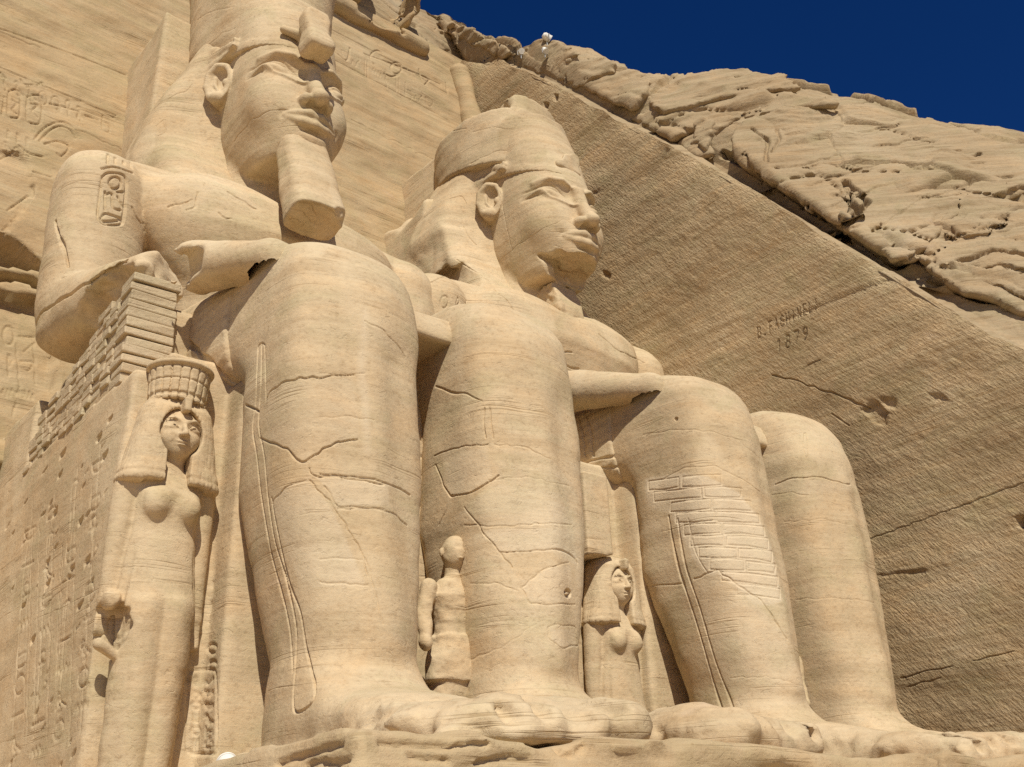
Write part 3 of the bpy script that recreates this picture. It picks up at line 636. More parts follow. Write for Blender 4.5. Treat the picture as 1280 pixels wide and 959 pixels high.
    d = d + 0.010 * fbm(P, 1.7, 3, 5.0) + 0.006 * vnoise(P, (0.6, 0.6, 5.0), 2.0)
    return smax(d, (11.8 if chin_broken else 12.6) - P[:, 2], 0.05)

def nemes_sdf(P, broken=False):
    A = mir(P)
    d = loft(P, 2, [11.6, 13.4, 14.1, 15.2, 16.5, 17.5, 18.3], 0, 19.95, [2.4, 2.6, 2.66, 2.52, 2.15, 1.72, 1.4], [1.0, 1.05, 1.1, 1.1, 1.1, 1.1, 1.2], 5, 0.2)
    # the cloth over the brow, with its band
    capd = loft(P, 2, [15.5, 16.5, 17.2, 18.0, 19.0], 0.06, [18.0, 18.05, 18.15, 18.4, 18.8], [1.21, 1.21, 1.21, 1.25, 1.3], [1.70, 1.70, 1.68, 1.70, 1.7], 2.5)
    bandz = 16.62 + 0.30 * np.clip(P[:, 1] - 16.3, 0, 3)
    c2 = smax(smax(capd, bandz - P[:, 2], 0.03), P[:, 2] - 18.9, 0.03)
    d = smin(d, c2, 0.05)
    d = smin(d, smax(smax(capd - 0.015, bandz - P[:, 2], 0.02), P[:, 2] - bandz - 0.22, 0.02), 0.02)
    # sideburn tabs with cut arcs
    tab = box(A, (0.9, 17.62, 17.18), (1.29, 18.9, 18.0), 0.04)
    tab = smax(tab, A[:, 2] - (17.42 + 0.30 * (A[:, 1] - 17.6)), 0.04)
    rr = np.sqrt((A[:, 1] - 18.45) ** 2 + ((A[:, 2] - 16.55) * 0.95) ** 2)
    tab = tab + 0.03 * (np.abs(((rr * 4.2) % 1) - 0.5) < 0.16)
    d = smin(d, tab, 0.03)
    # the headdress wraps the head behind the ears
    d = smin(d, loft(P, 2, [13.6, 14.6, 16.0, 17.4, 18.3], 0.04, 19.4, [1.75, 1.72, 1.62, 1.5, 1.4], [1.1, 1.1, 1.05, 1.1, 1.2], 3.0, 0.1), 0.25)
    # lappets on the chest
    yf = np.interp(P[:, 2], [11.7, 12.6, 13.6, 15.2, 16.0], [16.72, 17.15, 17.85, 18.85, 19.0]).astype(np.float32)
    xc = np.interp(P[:, 2], [11.7, 13.5, 15.2], [1.15, 1.38, 1.40]).astype(np.float32); xw = np.interp(P[:, 2], [11.7, 13.5, 15.2], [0.80, 1.0, 0.95]).astype(np.float32)
    lap = smax(smax(np.abs(A[:, 0] - xc) - xw, (yf - P[:, 1]) * 0.78, 0.7), np.maximum(np.maximum(P[:, 1] - 19.6, P[:, 2] - 15.6), 11.8 - P[:, 2]), 0.08)
    d = smin(d, lap, 0.25)
    if broken:
        d = smax(d, -(P[:, 0] + 2.30 + 0.05 * (P[:, 2] - 15.0) + 0.10 * fbm(P, 0.9, 3, 3.0)), 0.06)
        w = np.maximum(P[:, 0] + 1.95 + 0.25 * vnoise(P, 1.3), P[:, 2] - (14.3 + 0.7 * (P[:, 0] + 2.3) + 0.2 * fbm(P, 1.5, 3)))
        w = np.maximum(np.maximum(w, P[:, 1] - 19.9), 12.9 - P[:, 2])
        d = smax(d, -w, 0.04)
    return d + 0.015 * fbm(P, 1.5, 3, 9.0) + 0.008 * vnoise(P, (0.6, 0.6, 5.0), 2.0)

def crown_sdf(P, broken=False):
    q = P.copy(); q[:, 2] = P[:, 2] - 0.20 * (P[:, 1] - 19.3)
    red = loft(q, 2, [17.75, 18.1, 19.0, 20.5, 22.0, 24.0], 0.04, [19.2, 19.2, 19.3, 19.4, 19.5, 19.6], [1.34, 1.42, 1.52, 1.66, 1.86, 2.0], [2.1, 2.2, 2.25, 2.3, 2.4, 2.5], 2.3, 0.06)
    d = red
    if broken:
        rim = 19.25 + 0.30 * fbm(P, 0.8, 3, 4.0) - 0.9 * np.clip(-0.7 - P[:, 0], 0, 1)
        white = loft(q, 2, [17.8, 20.0, 21.5, 22.6], -0.12, [19.3, 19.4, 19.5, 19.6], [1.55, 1.55, 1.42, 1.2], [2.0, 2.1, 2.1, 2.0], 2.2, 0.04)
        top = 19.72 + 0.08 * fbm(P, 1.5, 3, 7.0) - 0.50 * np.clip((-0.85 + 0.12 * fbm(P, 2.0, 3, 5.0) - P[:, 0]) / 0.06, 0, 1) - 0.10 * P[:, 0]
        white = smax(white, P[:, 2] - top, 0.03)
        d = smin(smax(red, P[:, 2] - rim, 0.10), white, 0.2)
    else:
        white = loft(q, 2, [18, 22, 24.5, 26.0], 0, 19.5, [1.5, 1.6, 1.1, 0.4], [1.8, 1.9, 1.3, 0.4], 2.0, 0.2)
        d = smin(smax(red, P[:, 2] - 22.6, 0.08), white, 0.1)
    return d + 0.02 * fbm(P, 1.3, 4, 11.0) + 0.008 * vnoise(P, (0.6, 0.6, 5.0), 2.0)

def uraeus_sdf(P, broken=False):
    if broken:
        d = box(P, (-0.38, 16.42, 16.95), (0.46, 17.5, 18.2), 0.06)
        w = P[:, 2] - (17.45 + 0.35 * fbm(P, 2.2, 3, 2.0) + 0.5 * np.clip(P[:, 0], -0.3, 0.5))
        d = smax(smax(d, w, 0.05), P[:, 2] - 17.62, 0.1)
        return d + 0.04 * fbm(P, 1.6, 4, 1.0)
    # spread hood leaning forward over the brow, its broken lower end the thickest
    c = np.float32([-0.08, 0, 0]); q = P - c
    z = q[:, 2]; yc = np.interp(z, [16.1, 16.5, 17.0, 17.6], [15.72, 15.80, 15.98, 16.02]).astype(np.float32)
    wx = np.interp(z, [16.1, 16.35, 16.8, 17.3, 17.6], [0.30, 0.33, 0.27, 0.34, 0.26]).astype(np.float32); wy = np.interp(z, [16.1, 16.4, 16.8, 17.6], [0.30, 0.33, 0.24, 0.20]).astype(np.float32)
    d = smax(np.abs(q[:, 0]) - wx, np.abs(q[:, 1] - yc) - wy, 0.14)
    d = smax(d, np.maximum(16.14 - z - 0.15 * (q[:, 1] - 15.7) + 0.05 * fbm(P, 3.0, 3, 1.0), z - 17.55), 0.12)
    d = smin(d, box(P, (-0.26, 15.9, 16.55), (0.12, 17.4, 17.3), 0.08), 0.10)
    for s in (-1, 1):
        d = smin(d, cap(P, (s * 0.12, 16.25, 16.98), (s * 0.58, 16.48, 17.14), 0.16, 0.10), 0.05)
    return d + 0.02 * fbm(P, 2.0, 3, 4.0)

def beard_sdf(P):
    d = loft(P, 2, [11.5, 11.65, 12.5, 13.4, 14.1], [-0.02, -0.02, 0, 0.05, 0.05], [15.5, 15.5, 15.85, 16.2, 16.5], [0.57, 0.59, 0.57, 0.56, 0.52], [0.50, 0.52, 0.47, 0.42, 0.4], 3.6)
    d = smax(d, plane(P, (0, 15.45, 11.68), (0.0, -0.25, -1)) + 0.05 * fbm(P, 2.2, 3), 0.05)
    bite = ell(P, (0.6, 15.05, 11.6), (0.38, 0.4, 0.42)) + 0.12 * fbm(P, 3.0, 3, 2.0)
    d = smax(d, -bite, 0.03)
    lines = 0.006 * (np.abs(((P[:, 2] - 0.3 * P[:, 1]) * 3.2 % 1) - 0.5) < 0.10) * (np.abs(vnoise(P, 1.3)) > 0.1)
    return d + lines + 0.015 * fbm(P, 2.0, 3, 6.0)

def torso_sdf(P, arm_broken=False):
    A = mir(P)
    d = loft(P, 2, [8.2, 9.2, 10.4, 11.6, 12.5, 13.2], 0, [18.4, 18.4, 18.3, 18.2, 18.35, 18.7], [2.15, 1.95, 2.15, 2.5, 2.75, 1.6], [1.7, 1.55, 1.65, 1.85, 1.6, 0.9], 2.5, 0.4)
    d = smin(d, ell(A, (1.2, 17.35, 11.95), (1.6, 0.66, 1.2)), 0.8)             # chest
    d = smin(d, cap(A, (0.9, 18.45, 12.95), (3.35, 18.2, 12.3), 0.72, 0.92), 0.35)
    d = smin(d, cap(A, (3.50, 18.05, 12.1), (3.56, 17.75, 9.5), 1.0, 0.86), 0.04)
    fore = chain(A, [(3.62, 17.7, 9.25), (3.42, 14.7, 8.58), (3.08, 13.3, 8.36), (2.5, 12.1, 8.12)], [0.82, 0.52, 0.43, 0.33])
    hand = box(A, (1.35, 11.7, 7.72), (2.65, 12.9, 8.28), 0.18)
    for k in range(4):
        hand = smax(hand, -cap(A, (1.2, 11.9 + 0.24 * k, 8.28), (2.0, 11.95 + 0.24 * k, 8.36), 0.05), 0.04)
    fore = smin(fore, hand, 0.2)
    if arm_broken:
        sp = plane(P, (-3.12, 13.40, 8.36), (-0.45, 0.89, 0.10)) + 0.16 * fbm(P, 2.0, 5, 8.0)
        gap = np.maximum(np.maximum(-sp, sp - 0.95), np.maximum(P[:, 0] + 1.9, 7.3 - P[:, 2]))
        gap = np.minimum(gap, ell(P, (-3.98, 14.95, 8.35), (0.55, 0.95, 0.42)) + 0.25 * fbm(P, 1.7, 5, 3.0))
        gap = np.minimum(gap, ell(P, (-3.45, 13.15, 8.22), (0.44, 0.46, 0.36)) + 0.16 * fbm(P, 2.2, 5, 5.0))
        fore = smax(fore, -gap, 0.05)
    fore = smax(smax(fore, A[:, 0] - 4.30, 0.2), 8.42 - 0.12 * np.clip(17.0 - P[:, 1], 0, 5) - P[:, 2], 0.12) if True else fore
    d = smin(d, fore, 0.08)
    d = smax(d, A[:, 0] - 4.40, 0.35)
    d = d + 0.035 * fbm(P, 0.8, 5, 13.0) + 0.012 * vnoise(P, (0.5, 0.5, 4.0), 2.0)
    return d

def leg_half(A):
    z = A[:, 2]
    leg = loft(A, 2, [0.9, 2.0, 3.2, 4.6, 6.0, 7.0, 7.75, 8.2, 8.45], [1.30, 1.30, 1.36, 1.44, 1.48, 1.47, 1.47, 1.47, 1.47],
               [11.55, 11.5, 11.65, 11.85, 11.85, 11.95, 12.2, 12.4, 12.6], [0.80, 0.76, 0.91, 1.07, 1.08, 1.05, 1.03, 0.97, 0.78],
               [0.95, 0.92, 1.0, 1.12, 1.05, 1.08, 1.12, 1.0, 0.75], [2.4, 2.6, 3.2, 3.6, 3.8, 3.8, 3.6, 3.4, 3.2], 0.15)
    th = loft(A, 1, [11.2, 12.0, 13.5, 17.5], [1.47, 1.47, 1.58, 1.75], [7.3, 7.38, 7.45, 7.5], [0.85, 1.0, 1.14, 1.33], [0.85, 1.02, 1.06, 1.1], 3.0, 0.3)
    d = smin(leg, th, 0.35)
    # shin bone ridge, outer tendon bands, knee cap
    d = smin(d, chain(A, [(1.47, 10.92, 6.6), (1.40, 10.78, 4.5), (1.28, 10.66, 2.4)], [0.05, 0.07, 0.05]), 0.5)
    d = smin(d, ell(A, (1.47, 11.2, 7.05), (0.66, 0.40, 0.72)), 0.3)
    foot = loft(A, 1, [7.15, 7.5, 8.6, 10.2, 11.6, 12.5], [1.42, 1.42, 1.44, 1.38, 1.32, 1.3], [1.02, 1.04, 1.12, 1.30, 1.6, 1.5],
                [0.80, 0.98, 1.02, 0.88, 0.80, 0.55], [0.18, 0.22, 0.30, 0.50, 0.85, 0.7], 3.0, 0.12)
    for k, (tx, ty, r) in enumerate([(0.72, 7.02, 0.25), (1.16, 7.06, 0.22), (1.55, 7.2, 0.21), (1.90, 7.4, 0.20), (2.22, 7.66, 0.19)]):
        toe = cap(A, (tx, ty + 1.1, 1.12), (tx, ty + 0.15, 1.06), r + 0.05, r)
        foot = smin(foot, toe, 0.12)
    for (gx, gy) in [(0.92, 6.9), (1.34, 7.0), (1.72, 7.15), (2.06, 7.4)]:
        foot = smax(foot, -cap(A, (gx, gy - 0.2, 1.12), (gx - 0.02, gy + 0.95, 1.44), 0.11, 0.05), 0.03)
    d = smin(d, smax(foot, SOLE - z, 0.05), 0.3)
    fill = box(A, (-0.1, 7.95, 0.6), (2.42, 12.9, 1.14), 0.05)
    fill = fill + 0.10 * fbm(A, (0.9, 0.9, 1.5), 4, 61.0)
    return smin(d, fill, 0.12)
def legs_sdf(P, seed=0.0):
    A = mir(P); A[:, 0] = np.where(P[:, 0] > 0, (A[:, 0] - 1.62) * 0.99 + 1.47, A[:, 0])
    d = leg_half(A)
    d = d + 0.02 * fbm(P, 1.0, 4, 21.0 + seed) + 0.010 * vnoise(P, (0.5, 0.5, 4.0), 2.0 + seed)
    low = np.clip((2.2 - P[:, 2]) / 1.0, 0, 1) * np.clip((10.6 - P[:, 1]) / 1.5, 0, 1)
    d = d + low * 0.09 * fbm(P, 1.6, 5, 33.0 + seed)
    return smax(d, P[:, 1] - 16.5, 0.1)

def kilt_sdf(P):
    A = mir(P)
    th = loft(A, 1, [12.95, 13.5, 15.5, 17.6], [1.55, 1.60, 1.72, 1.78], [7.42, 7.45, 7.52, 7.65], [1.15, 1.19, 1.38, 1.48], [1.09, 1.10, 1.13, 1.2], 3.0, 0.04)
    # pleats fanning along the thigh
    a = (A[:, 2] - 6.2) * 1.0 + 0.22 * (A[:, 1] - 13)
    th = th + 0.028 * np.abs(((a * 5.2) % 1) - 0.5) * (A[:, 0] > 1.2)
    apron = box(P, (-0.62, 11.65, 7.42), (0.75, 17.2, 7.95), 0.06)
    apron = smax(apron, plane(P, (0, 11.7, 7.7), (0.0, -1, 0.45)), 0.08)
    belt = loft(P, 2, [8.7, 9.35], 0, 18.1, [2.22, 2.08], [1.78, 1.62], 2.5, 0.05)
    d = smin(smin(th, apron, 0.08), belt, 0.05)
    return d + 0.02 * fbm(P, 1.2, 3, 15.0)

def throne_sdf(P, repaired=False):
    zx = 0.10 * np.clip(8.0 - P[:, 2], 0, 8) * 0.35
    d = box(P, (-3.85, 13.3, 0.8), (3.85, 21.5, 6.9), 0.03)
    d = smin(d, box(P, (-3.85, 14.0, 0.8), (3.85, 21.5, 7.95), 0.03), 0.03)
    d = smax(d, -(P[:, 0] + 3.85 + zx * 0), 0.0) if False else d
    d = smin(d, box(P, (-1.0, 12.62, 0.8), (1.2, 14.2, 7.9), 0.04), 0.03)
    for s0, s1 in ((-2.40, -0.9), (0.9, 2.5)):
        d = smin(d, box(P, (s0, 12.72, 0.8), (s1, 14.2, 6.5), 0.06), 0.04)
    if repaired:
        d = smax(d, -box(P, (-4.2, 12.9, 6.50), (-3.35, 18.6, 8.4), 0.0), 0.01)
    d = d + 0.03 * fbm(P, 0.9, 4, 25.0) + 0.008 * vnoise(P, (0.5, 0.5, 6.0), 4.0)
    return d
def pillar_sdf(P, broken=False):
    d = box(P, (-2.1, 20.3, 7.5), (2.1, 24.5, 19.9), 0.05)
    if broken:
        w = P[:, 2] - (17.3 + 0.45 * fbm(P, 0.7, 3, 2.0) + 0.6 * (P[:, 0] + 2))
        d = smax(d, -np.maximum(np.maximum(-w, w), np.float32(0)) if False else w * (P[:, 0] < -1.2) - 9 * (P[:, 0] >= -1.2), 0.05)
    return d + 0.04 * fbm(P, 0.8, 4, 27.0)
def base_sdf(P, seed=0.0):
    d = box(P, (-3.95, 6.72, -1.7), (4.02, 21, 0.93), 0.08)
    d = smin(d, box(P, (-3.98, 6.62, -1.7), (4.02, 9, 0.55), 0.1), 0.06)
    d = d + 0.07 * fbm(P, (1.1, 1.1, 2.2), 5, 41.0 + seed) + 0.05 * np.abs(vnoise(P, (0.4, 0.4, 5.0), 3 + seed))
    n = fbm(P, (0.9, 0.9, 3.0), 4, 51.0 + seed)
    edge = np.clip((8.4 - P[:, 1]) / 1.2, 0, 1)
    return d + edge * 0.12 * np.clip(n, 0, 1)

def shifted(f, cx, k=1.0, **kw):
    c = np.float32([0, 17.9, 15.0])
    def g(P):
        q = P - np.float32([cx, 0, 0])
        return f(q, **kw) if k == 1 else f((q - c) / np.float32(k) + c, **kw) * k
    return g

def colossus(cx, label, second):
    t = thing('colossal_statue', label, 'statue', (cx, 12.0, SOLE), 'seated colossi')
    L = lambda f, lo, hi, h, **kw: mesh_sdf(shifted(f, cx, **kw), (lo[0] + cx, lo[1], lo[2]), (hi[0] + cx, hi[1], hi[2]), h)
    hk = 1.03 if second else 1.0
    head = L(head_sdf, (-2.5, 15.0, 11.4), (2.5, 20.2, 18.8), 0.025, chin_broken=second, k=hk)
    if ONLY == 'heads':
        k = 'two' if second else 'one'
        link('body', carve(*head, CARVE.get('head_' + k, []), 2), M['statue'], t)
    else: torso = L(torso_sdf, (-4.9, 11.0, 7.9), (4.9, 20.2, 13.9), 0.055, arm_broken=not second)
    legs = None if ONLY == 'heads' else L(legs_sdf, (-3.2, 6.4, 0.7), (3.2, 16.8, 9.2), 0.045, seed=float(second))
    k = 'two' if second else 'one'
    if ONLY != 'heads': body = join(carve(*head, CARVE.get('head_' + k, []), 2), carve(*torso, CARVE.get('torso_' + k, [])), carve(*legs, CARVE.get('legs_' + k, []), 4))
    if ONLY != 'heads': patch_attr(link('body', body, M['statue'], t), PATCH.get('body_' + k, []))
    link('headdress', carve(*L(nemes_sdf, (-3.4, 15.4, 11.0), (3.4, 21.4, 19.4), 0.045, broken=second, k=hk), CARVE.get('nemes_' + k, [])), M['statue'], t)
    link('crown', carve(*L(crown_sdf, (-2.8, 16.6, 16.9), (2.8, 22.4, 26.2 if not second else 23.0), 0.06, broken=second, k=hk), CARVE.get('crown_' + k, [])), M['statue'], t)
    link('uraeus', L(uraeus_sdf, (-1.4, 14.8, 15.7), (1.4, 17.8, 18.6), 0.035, broken=second, k=hk), M['statue'], t)
    if not second:
        link('beard', L(beard_sdf, (-1.1, 14.5, 10.7), (1.1, 17.2, 14.4), 0.035), M['statue'], t)
    if ONLY == 'heads': return t
    link('kilt', carve(*L(kilt_sdf, (-3.5, 11.2, 6.0), (3.5, 20.2, 9.8), 0.05), CARVE.get('kilt_' + k, [])), M['statue'], t)
    link('throne', carve(*L(throne_sdf, (-4.2, 12.3, 0.6), (4.2, 21.8, 8.5), 0.07, repaired=not second), CARVE.get('throne_' + k, [])), M['dark'] if False else M['statue'], t)
    link('back_pillar', L(pillar_sdf, (-2.6, 19.2, 7.2), (2.6, 24.8, 20.2), 0.09, broken=second), M['statue'], t)
    b = link('pedestal', carve(*L(base_sdf, (-4.5, 5.9, -1.9), (4.5, 21.3, 1.5), 0.07, seed=3.0 * second), CARVE.get('base_' + k, [])), M['dark'], t)
    return t
# ------------------------------------------------------------------ the small standing figures beside the legs
def woman_sdf(P, s=1.0, crown=True, hurt=False):
    """standing queen, feet at z=0, axis x=0, facing -y, about 5 units tall without crown"""
    A = mir(P); z = P[:, 2]
    d = loft(P, 2, [0.0, 0.5, 1.3, 2.2, 2.75, 3.3, 3.75, 4.1], 0, [0.06, 0.05, 0.0, -0.02, 0.02, 0.03, 0.0, 0.05],
             [0.44, 0.44, 0.47, 0.52, 0.49, 0.43, 0.44, 0.28], [0.30, 0.28, 0.29, 0.31, 0.29, 0.27, 0.30, 0.2], 2.3, 0.15)
    d = smin(d, chain(A, [(0.17, -0.16, 2.2), (0.17, -0.17, 1.2), (0.15, -0.15, 0.1)], [0.2, 0.17, 0.15]), 0.12)
    d = smin(d, ell(A, (0.22, -0.235, 3.58), (0.155, 0.13, 0.18)), 0.10)           # breasts
    d = smin(d, cap(A, (0.2, 0.05, 3.95), (0.50, 0.08, 3.9), 0.16, 0.17), 0.15)
    d = smin(d, chain(A, [(0.53, 0.10, 3.85), (0.56, 0.14, 2.9), (0.58, 0.14, 2.2)], [0.17, 0.145, 0.105]), 0.04)
    d = smin(d, box(A, (0.50, 0.06, 1.78), (0.68, 0.24, 2.25), 0.05), 0.05)
    d = smax(d, -chain(A, [(0.44, -0.22, 3.72), (0.455, -0.16, 2.9), (0.515, -0.12, 1.9)], [0.05, 0.06, 0.05]), 0.03)
    for k in range(3): d = smax(d, -cap(A, (0.545 + 0.045 * k, 0.03, 1.74), (0.545 + 0.045 * k, -0.08, 2.0), 0.014), 0.01)
    if hurt:   # right hand broken away
        w = ell(P, (-0.58, -0.05, 1.95), (0.26, 0.3, 0.36)) + 0.08 * fbm(P, 4, 3)
        d = smax(d, -w, 0.03)
        d = smin(d, ell(P, (-0.60, -0.02, 2.28), (0.12, 0.14, 0.13)) + 0.03 * fbm(P, 6, 3), 0.05)
        d = smin(d, cap(P, (-0.68, -0.12, 1.72), (-0.48, -0.10, 1.60), 0.075, 0.06), 0.03)
    d = smin(d, cap(P, (0, 0, 4.0), (0, 0, 4.4), 0.17), 0.08)
    # face
    f = ell(P, (0, -0.04, 4.64), (0.335, 0.31, 0.40))
    f = smin(f, ell(P, (0, -0.20, 4.42), (0.15, 0.13, 0.13)), 0.12)
    f = smin(f, ell(A, (0.13, -0.22, 4.53), (0.11, 0.10, 0.10)), 0.1)
    f = smax(f, -ell(A, (0.14, -0.375, 4.685), (0.11, 0.075, 0.06)), 0.04)
    f = smin(f, ell(A, (0.145, -0.245, 4.67), (0.105, 0.085, 0.05)), 0.012)
    f = smin(f, chain(A, [(0.05, -0.325, 4.66), (0.145, -0.335, 4.715), (0.24, -0.27, 4.68)], [0.012, 0.016, 0.012]), 0.008)
    f = smin(f, chain(A, [(0.05, -0.335, 4.78), (0.15, -0.33, 4.81), (0.26, -0.26, 4.775)], [0.018, 0.02, 0.012]), 0.03)
    f = smin(f, cap(P, (0, -0.34, 4.74), (0, -0.42, 4.565), 0.026, 0.046), 0.045)
    f = smin(f, ell(A, (0.052, -0.375, 4.555), (0.036, 0.05, 0.032)), 0.02)
    f = smin(f, chain(A, [(0, -0.365, 4.468), (0.05, -0.355, 4.472), (0.115, -0.315, 4.46)], [0.026, 0.026, 0.01]), 0.012)
    f = smin(f, chain(A, [(0, -0.355, 4.42), (0.05, -0.345, 4.422), (0.105, -0.31, 4.45)], [0.028, 0.026, 0.01]), 0.012)
    f = smax(f, -chain(A, [(0, -0.395, 4.445), (0.06, -0.375, 4.445), (0.13, -0.325, 4.455)], [0.01, 0.01, 0.008]), 0.006)
    return smin(d, f, 0.06) + 0.008 * fbm(P, 2.5, 3, 3.0) + 0.005 * vnoise(P, (1, 1, 9), 6)
def wig_sdf(P, plain_top=False):
    A = mir(P)
    w = loft(P, 2, [3.86, 4.2, 4.7, 5.0, 5.2], 0, [0.05, 0.06, 0.06, 0.08, 0.1], [0.72, 0.63, 0.54, 0.50, 0.40], [0.38, 0.36, 0.37, 0.36, 0.26], 2.8, 0.10)
    ov = np.sqrt((P[:, 0] / 0.295) ** 2 + ((P[:, 2] - 4.63) / 0.36) ** 2) - 1
    w = smax(w, -np.maximum(ov * 0.29, P[:, 1] - 0.02), 0.02)
    w = smax(w, -box(P, (-0.17, -0.7, 3.5), (0.17, 0.0, 4.5), 0.02), 0.02)
    w = smax(w, -box(A, (0.0, -0.9, 3.3), (0.42, 0.1, 3.90), 0.02), 0.02)
    w = smin(w, box(P, (-0.05, -0.42, 4.90), (0.06, -0.2, 5.12), 0.03), 0.02)      # little cobra on the brow
    th = np.arctan2(P[:, 0], -(P[:, 1] - 0.05))
    w = w + 0.007 * (np.abs((th * 11 % 1) - 0.5) < 0.14)
    w = w + 0.006 * (np.abs(P[:, 2] - 4.0) < 0.02)
    return w + 0.008 * fbm(P, 2.5, 3, 8.0)
def modius_sdf(P):
    r = np.hypot(P[:, 0], P[:, 1] - 0.06); th = np.arctan2(P[:, 0], -(P[:, 1] - 0.06))
    R0 = 0.395 + 0.045 * np.clip((P[:, 2] - 5.15) / 0.5, 0, 1)
    seg = np.abs((th / (2 * np.pi) * 20) % 1 - 0.5)
    u = (P[:, 2] - 5.12) / 0.58
    d = np.maximum(r - R0, np.abs(P[:, 2] - 5.40) - 0.29)
    arch = np.hypot((seg - 0.0) * 0.14, np.maximum(u - 0.72, 0) * 0.3) - 0.035
    d = d + 0.03 * (seg > 0.40) + 0.02 * (np.abs(u - 0.12) < 0.04) + 0.02 * (np.abs(((u * 3 + (seg > 0.25)) % 1) - 0.5) < 0.07)
    d = smin(d, np.hypot(r - R0, P[:, 2] - 5.66) - 0.035, 0.02)
    return d + 0.01 * fbm(P, 3, 3, 2.0)
def prince_sdf(P):
    """small standing boy, weathered; feet hidden; 2.4 units tall"""
    A = mir(P)
    d = loft(P, 2, [-0.9, 0.6, 1.1, 1.5, 1.8], 0, 0, [0.34, 0.32, 0.27, 0.36, 0.22], [0.2, 0.22, 0.2, 0.22, 0.14], 2.4, 0.1)
    d = smin(d, chain(A, [(0.40, 0.02, 1.62), (0.50, 0.0, 1.2), (0.53, -0.08, 0.86)], [0.13, 0.12, 0.10]), 0.03)
    d = smin(d, ell(A, (0.54, -0.10, 0.80), (0.10, 0.12, 0.12)), 0.02)
    d = smax(d, -ell(A, (0.36, -0.05, 1.1), (0.05, 0.3, 0.3)), 0.03)
    d = smin(d, loft(P, 2, [0.3, 0.6, 0.95], 0, 0, [0.42, 0.40, 0.33], [0.27, 0.26, 0.22], 2.6, 0.03), 0.05)
    d = smin(d, cap(P, (0, 0, 1.7), (0, -0.02, 2.0), 0.12), 0.06)
    f = ell(P, (0, -0.06, 2.17), (0.20, 0.22, 0.27))
    f = smin(f, cap(P, (0, -0.26, 2.22), (0, -0.31, 2.12), 0.02, 0.035), 0.03)
    f = smax(f, -ell(A, (0.085, -0.29, 2.22), (0.055, 0.05, 0.03)), 0.02)
    f = smin(f, ell(P, (0, -0.25, 2.045), (0.07, 0.04, 0.018)), 0.01)
    f = smax(f, -cap(P, (-0.06, -0.30, 2.03), (0.06, -0.30, 2.03), 0.012), 0.01)
    f = smin(f, ell(A, (0.19, 0.0, 2.16), (0.04, 0.05, 0.09)), 0.02)
    d = smin(d, f, 0.05)
    return d + 0.035 * fbm(P, 2.2, 4, 3.0)

def placed(f, loc, s, rz=0.0, **kw):
    loc = np.float32(loc); c, n = math.cos(-rz), math.sin(-rz)
    def g(P):
        q = (P - loc) / np.float32(s)
        q = np.stack([q[:, 0] * c - q[:, 1] * n, q[:, 0] * n + q[:, 1] * c, q[:, 2]], 1)
        return f(q, **kw) * s
    return g
def figure(name, label, loc, s, parts, group='small statues standing by the colossi', rz=0.0, cat='statue'):
    t = thing(name, label, cat, loc, group)
    for pn, f, lo, hi, h, kw, key in parts:
        V, F = mesh_sdf(placed(f, loc, s, rz, **kw), np.array(loc) + np.array(lo) * s, np.array(loc) + np.array(hi) * s, h)
        if CARVE.get(key): V, F = carve(V, F, CARVE[key])
        link(pn, (V, F), M['statue'], t)
    return t
def figures():
    q = figure('queen_statue', 'standing queen with tall ornate crown at the outer corner of the nearest throne', (4.73, 13.1, 0.80), 1.0, [
        ('body', woman_sdf, (-0.9, -0.6, 0), (0.9, 0.5, 5.1), 0.022, dict(hurt=True), 'queen'),
        ('wig', wig_sdf, (-0.95, -0.6, 3.6), (0.95, 0.6, 5.4), 0.022, {}, 'queen_wig'),
        ('crown', modius_sdf, (-0.7, -0.6, 5.0), (0.7, 0.7, 5.85), 0.018, {}, 'queen_crown')])
    def slab_sdf(P):
        d = box(P, (-0.78, 0.12, -0.1), (0.86, 0.75, 5.5), 0.03)
        return d + 0.02 * fbm(P, 1.2, 4, 5.0)
    def post_sdf(P):
        d = box(P, (-0.88, -0.30, 5.0), (-0.24, 0.3, 6.75), 0.02)
        d = smax(d, 5.06 + 0.22 * (P[:, 0] + 0.9) + 0.05 * fbm(P, 3, 3) - P[:, 2], 0.02)
        return d + 0.01 * fbm(P, 2, 3, 4)
    q2 = figure('queen_statue', 'standing queen with worn face under a broken square post, between the two colossi', (13.0, 12.95, -0.07), 0.95, [
        ('body', woman_sdf, (-0.9, -0.6, 0), (0.9, 0.5, 5.1), 0.025, {}, ''),
        ('wig', wig_sdf, (-0.95, -0.6, 3.6), (0.95, 0.6, 5.4), 0.025, {}, ''),
        ('post', post_sdf, (-1.1, -0.6, 4.8), (0.1, 0.5, 6.95), 0.03, {}, '')])
    p1 = figure('prince_statue', 'small weathered standing boy between the shins of the nearest colossus', (8.47, 11.68, 1.88), 0.98, [
        ('body', prince_sdf, (-0.8, -0.6, -0.9), (0.8, 0.45, 2.6), 0.018, {}, '')])
    p2 = figure('prince_statue', 'faint eroded small figure between the legs of the colossus by the side wall', (16.95, 11.75, 1.6), 0.95, [
        ('body', prince_sdf, (-0.8, -0.6, -0.6), (0.8, 0.45, 2.6), 0.025, {}, '')])
# ------------------------------------------------------------------ the cut recess: leaning facade, end wall, cornice, hillside
FY, FA = 19.0, 0.20                      # facade: y = FY + FA*z
WX, WB = 21.0, -0.09                     # end wall: x = WX + WB*z
def fac_at(px, py):
    d = ray(px, py); return d * (FY / (d[1] - FA * d[2]))
def wall_at(px, py):
    d = ray(px, py); return d * (WX / (d[0] - WB * d[2]))

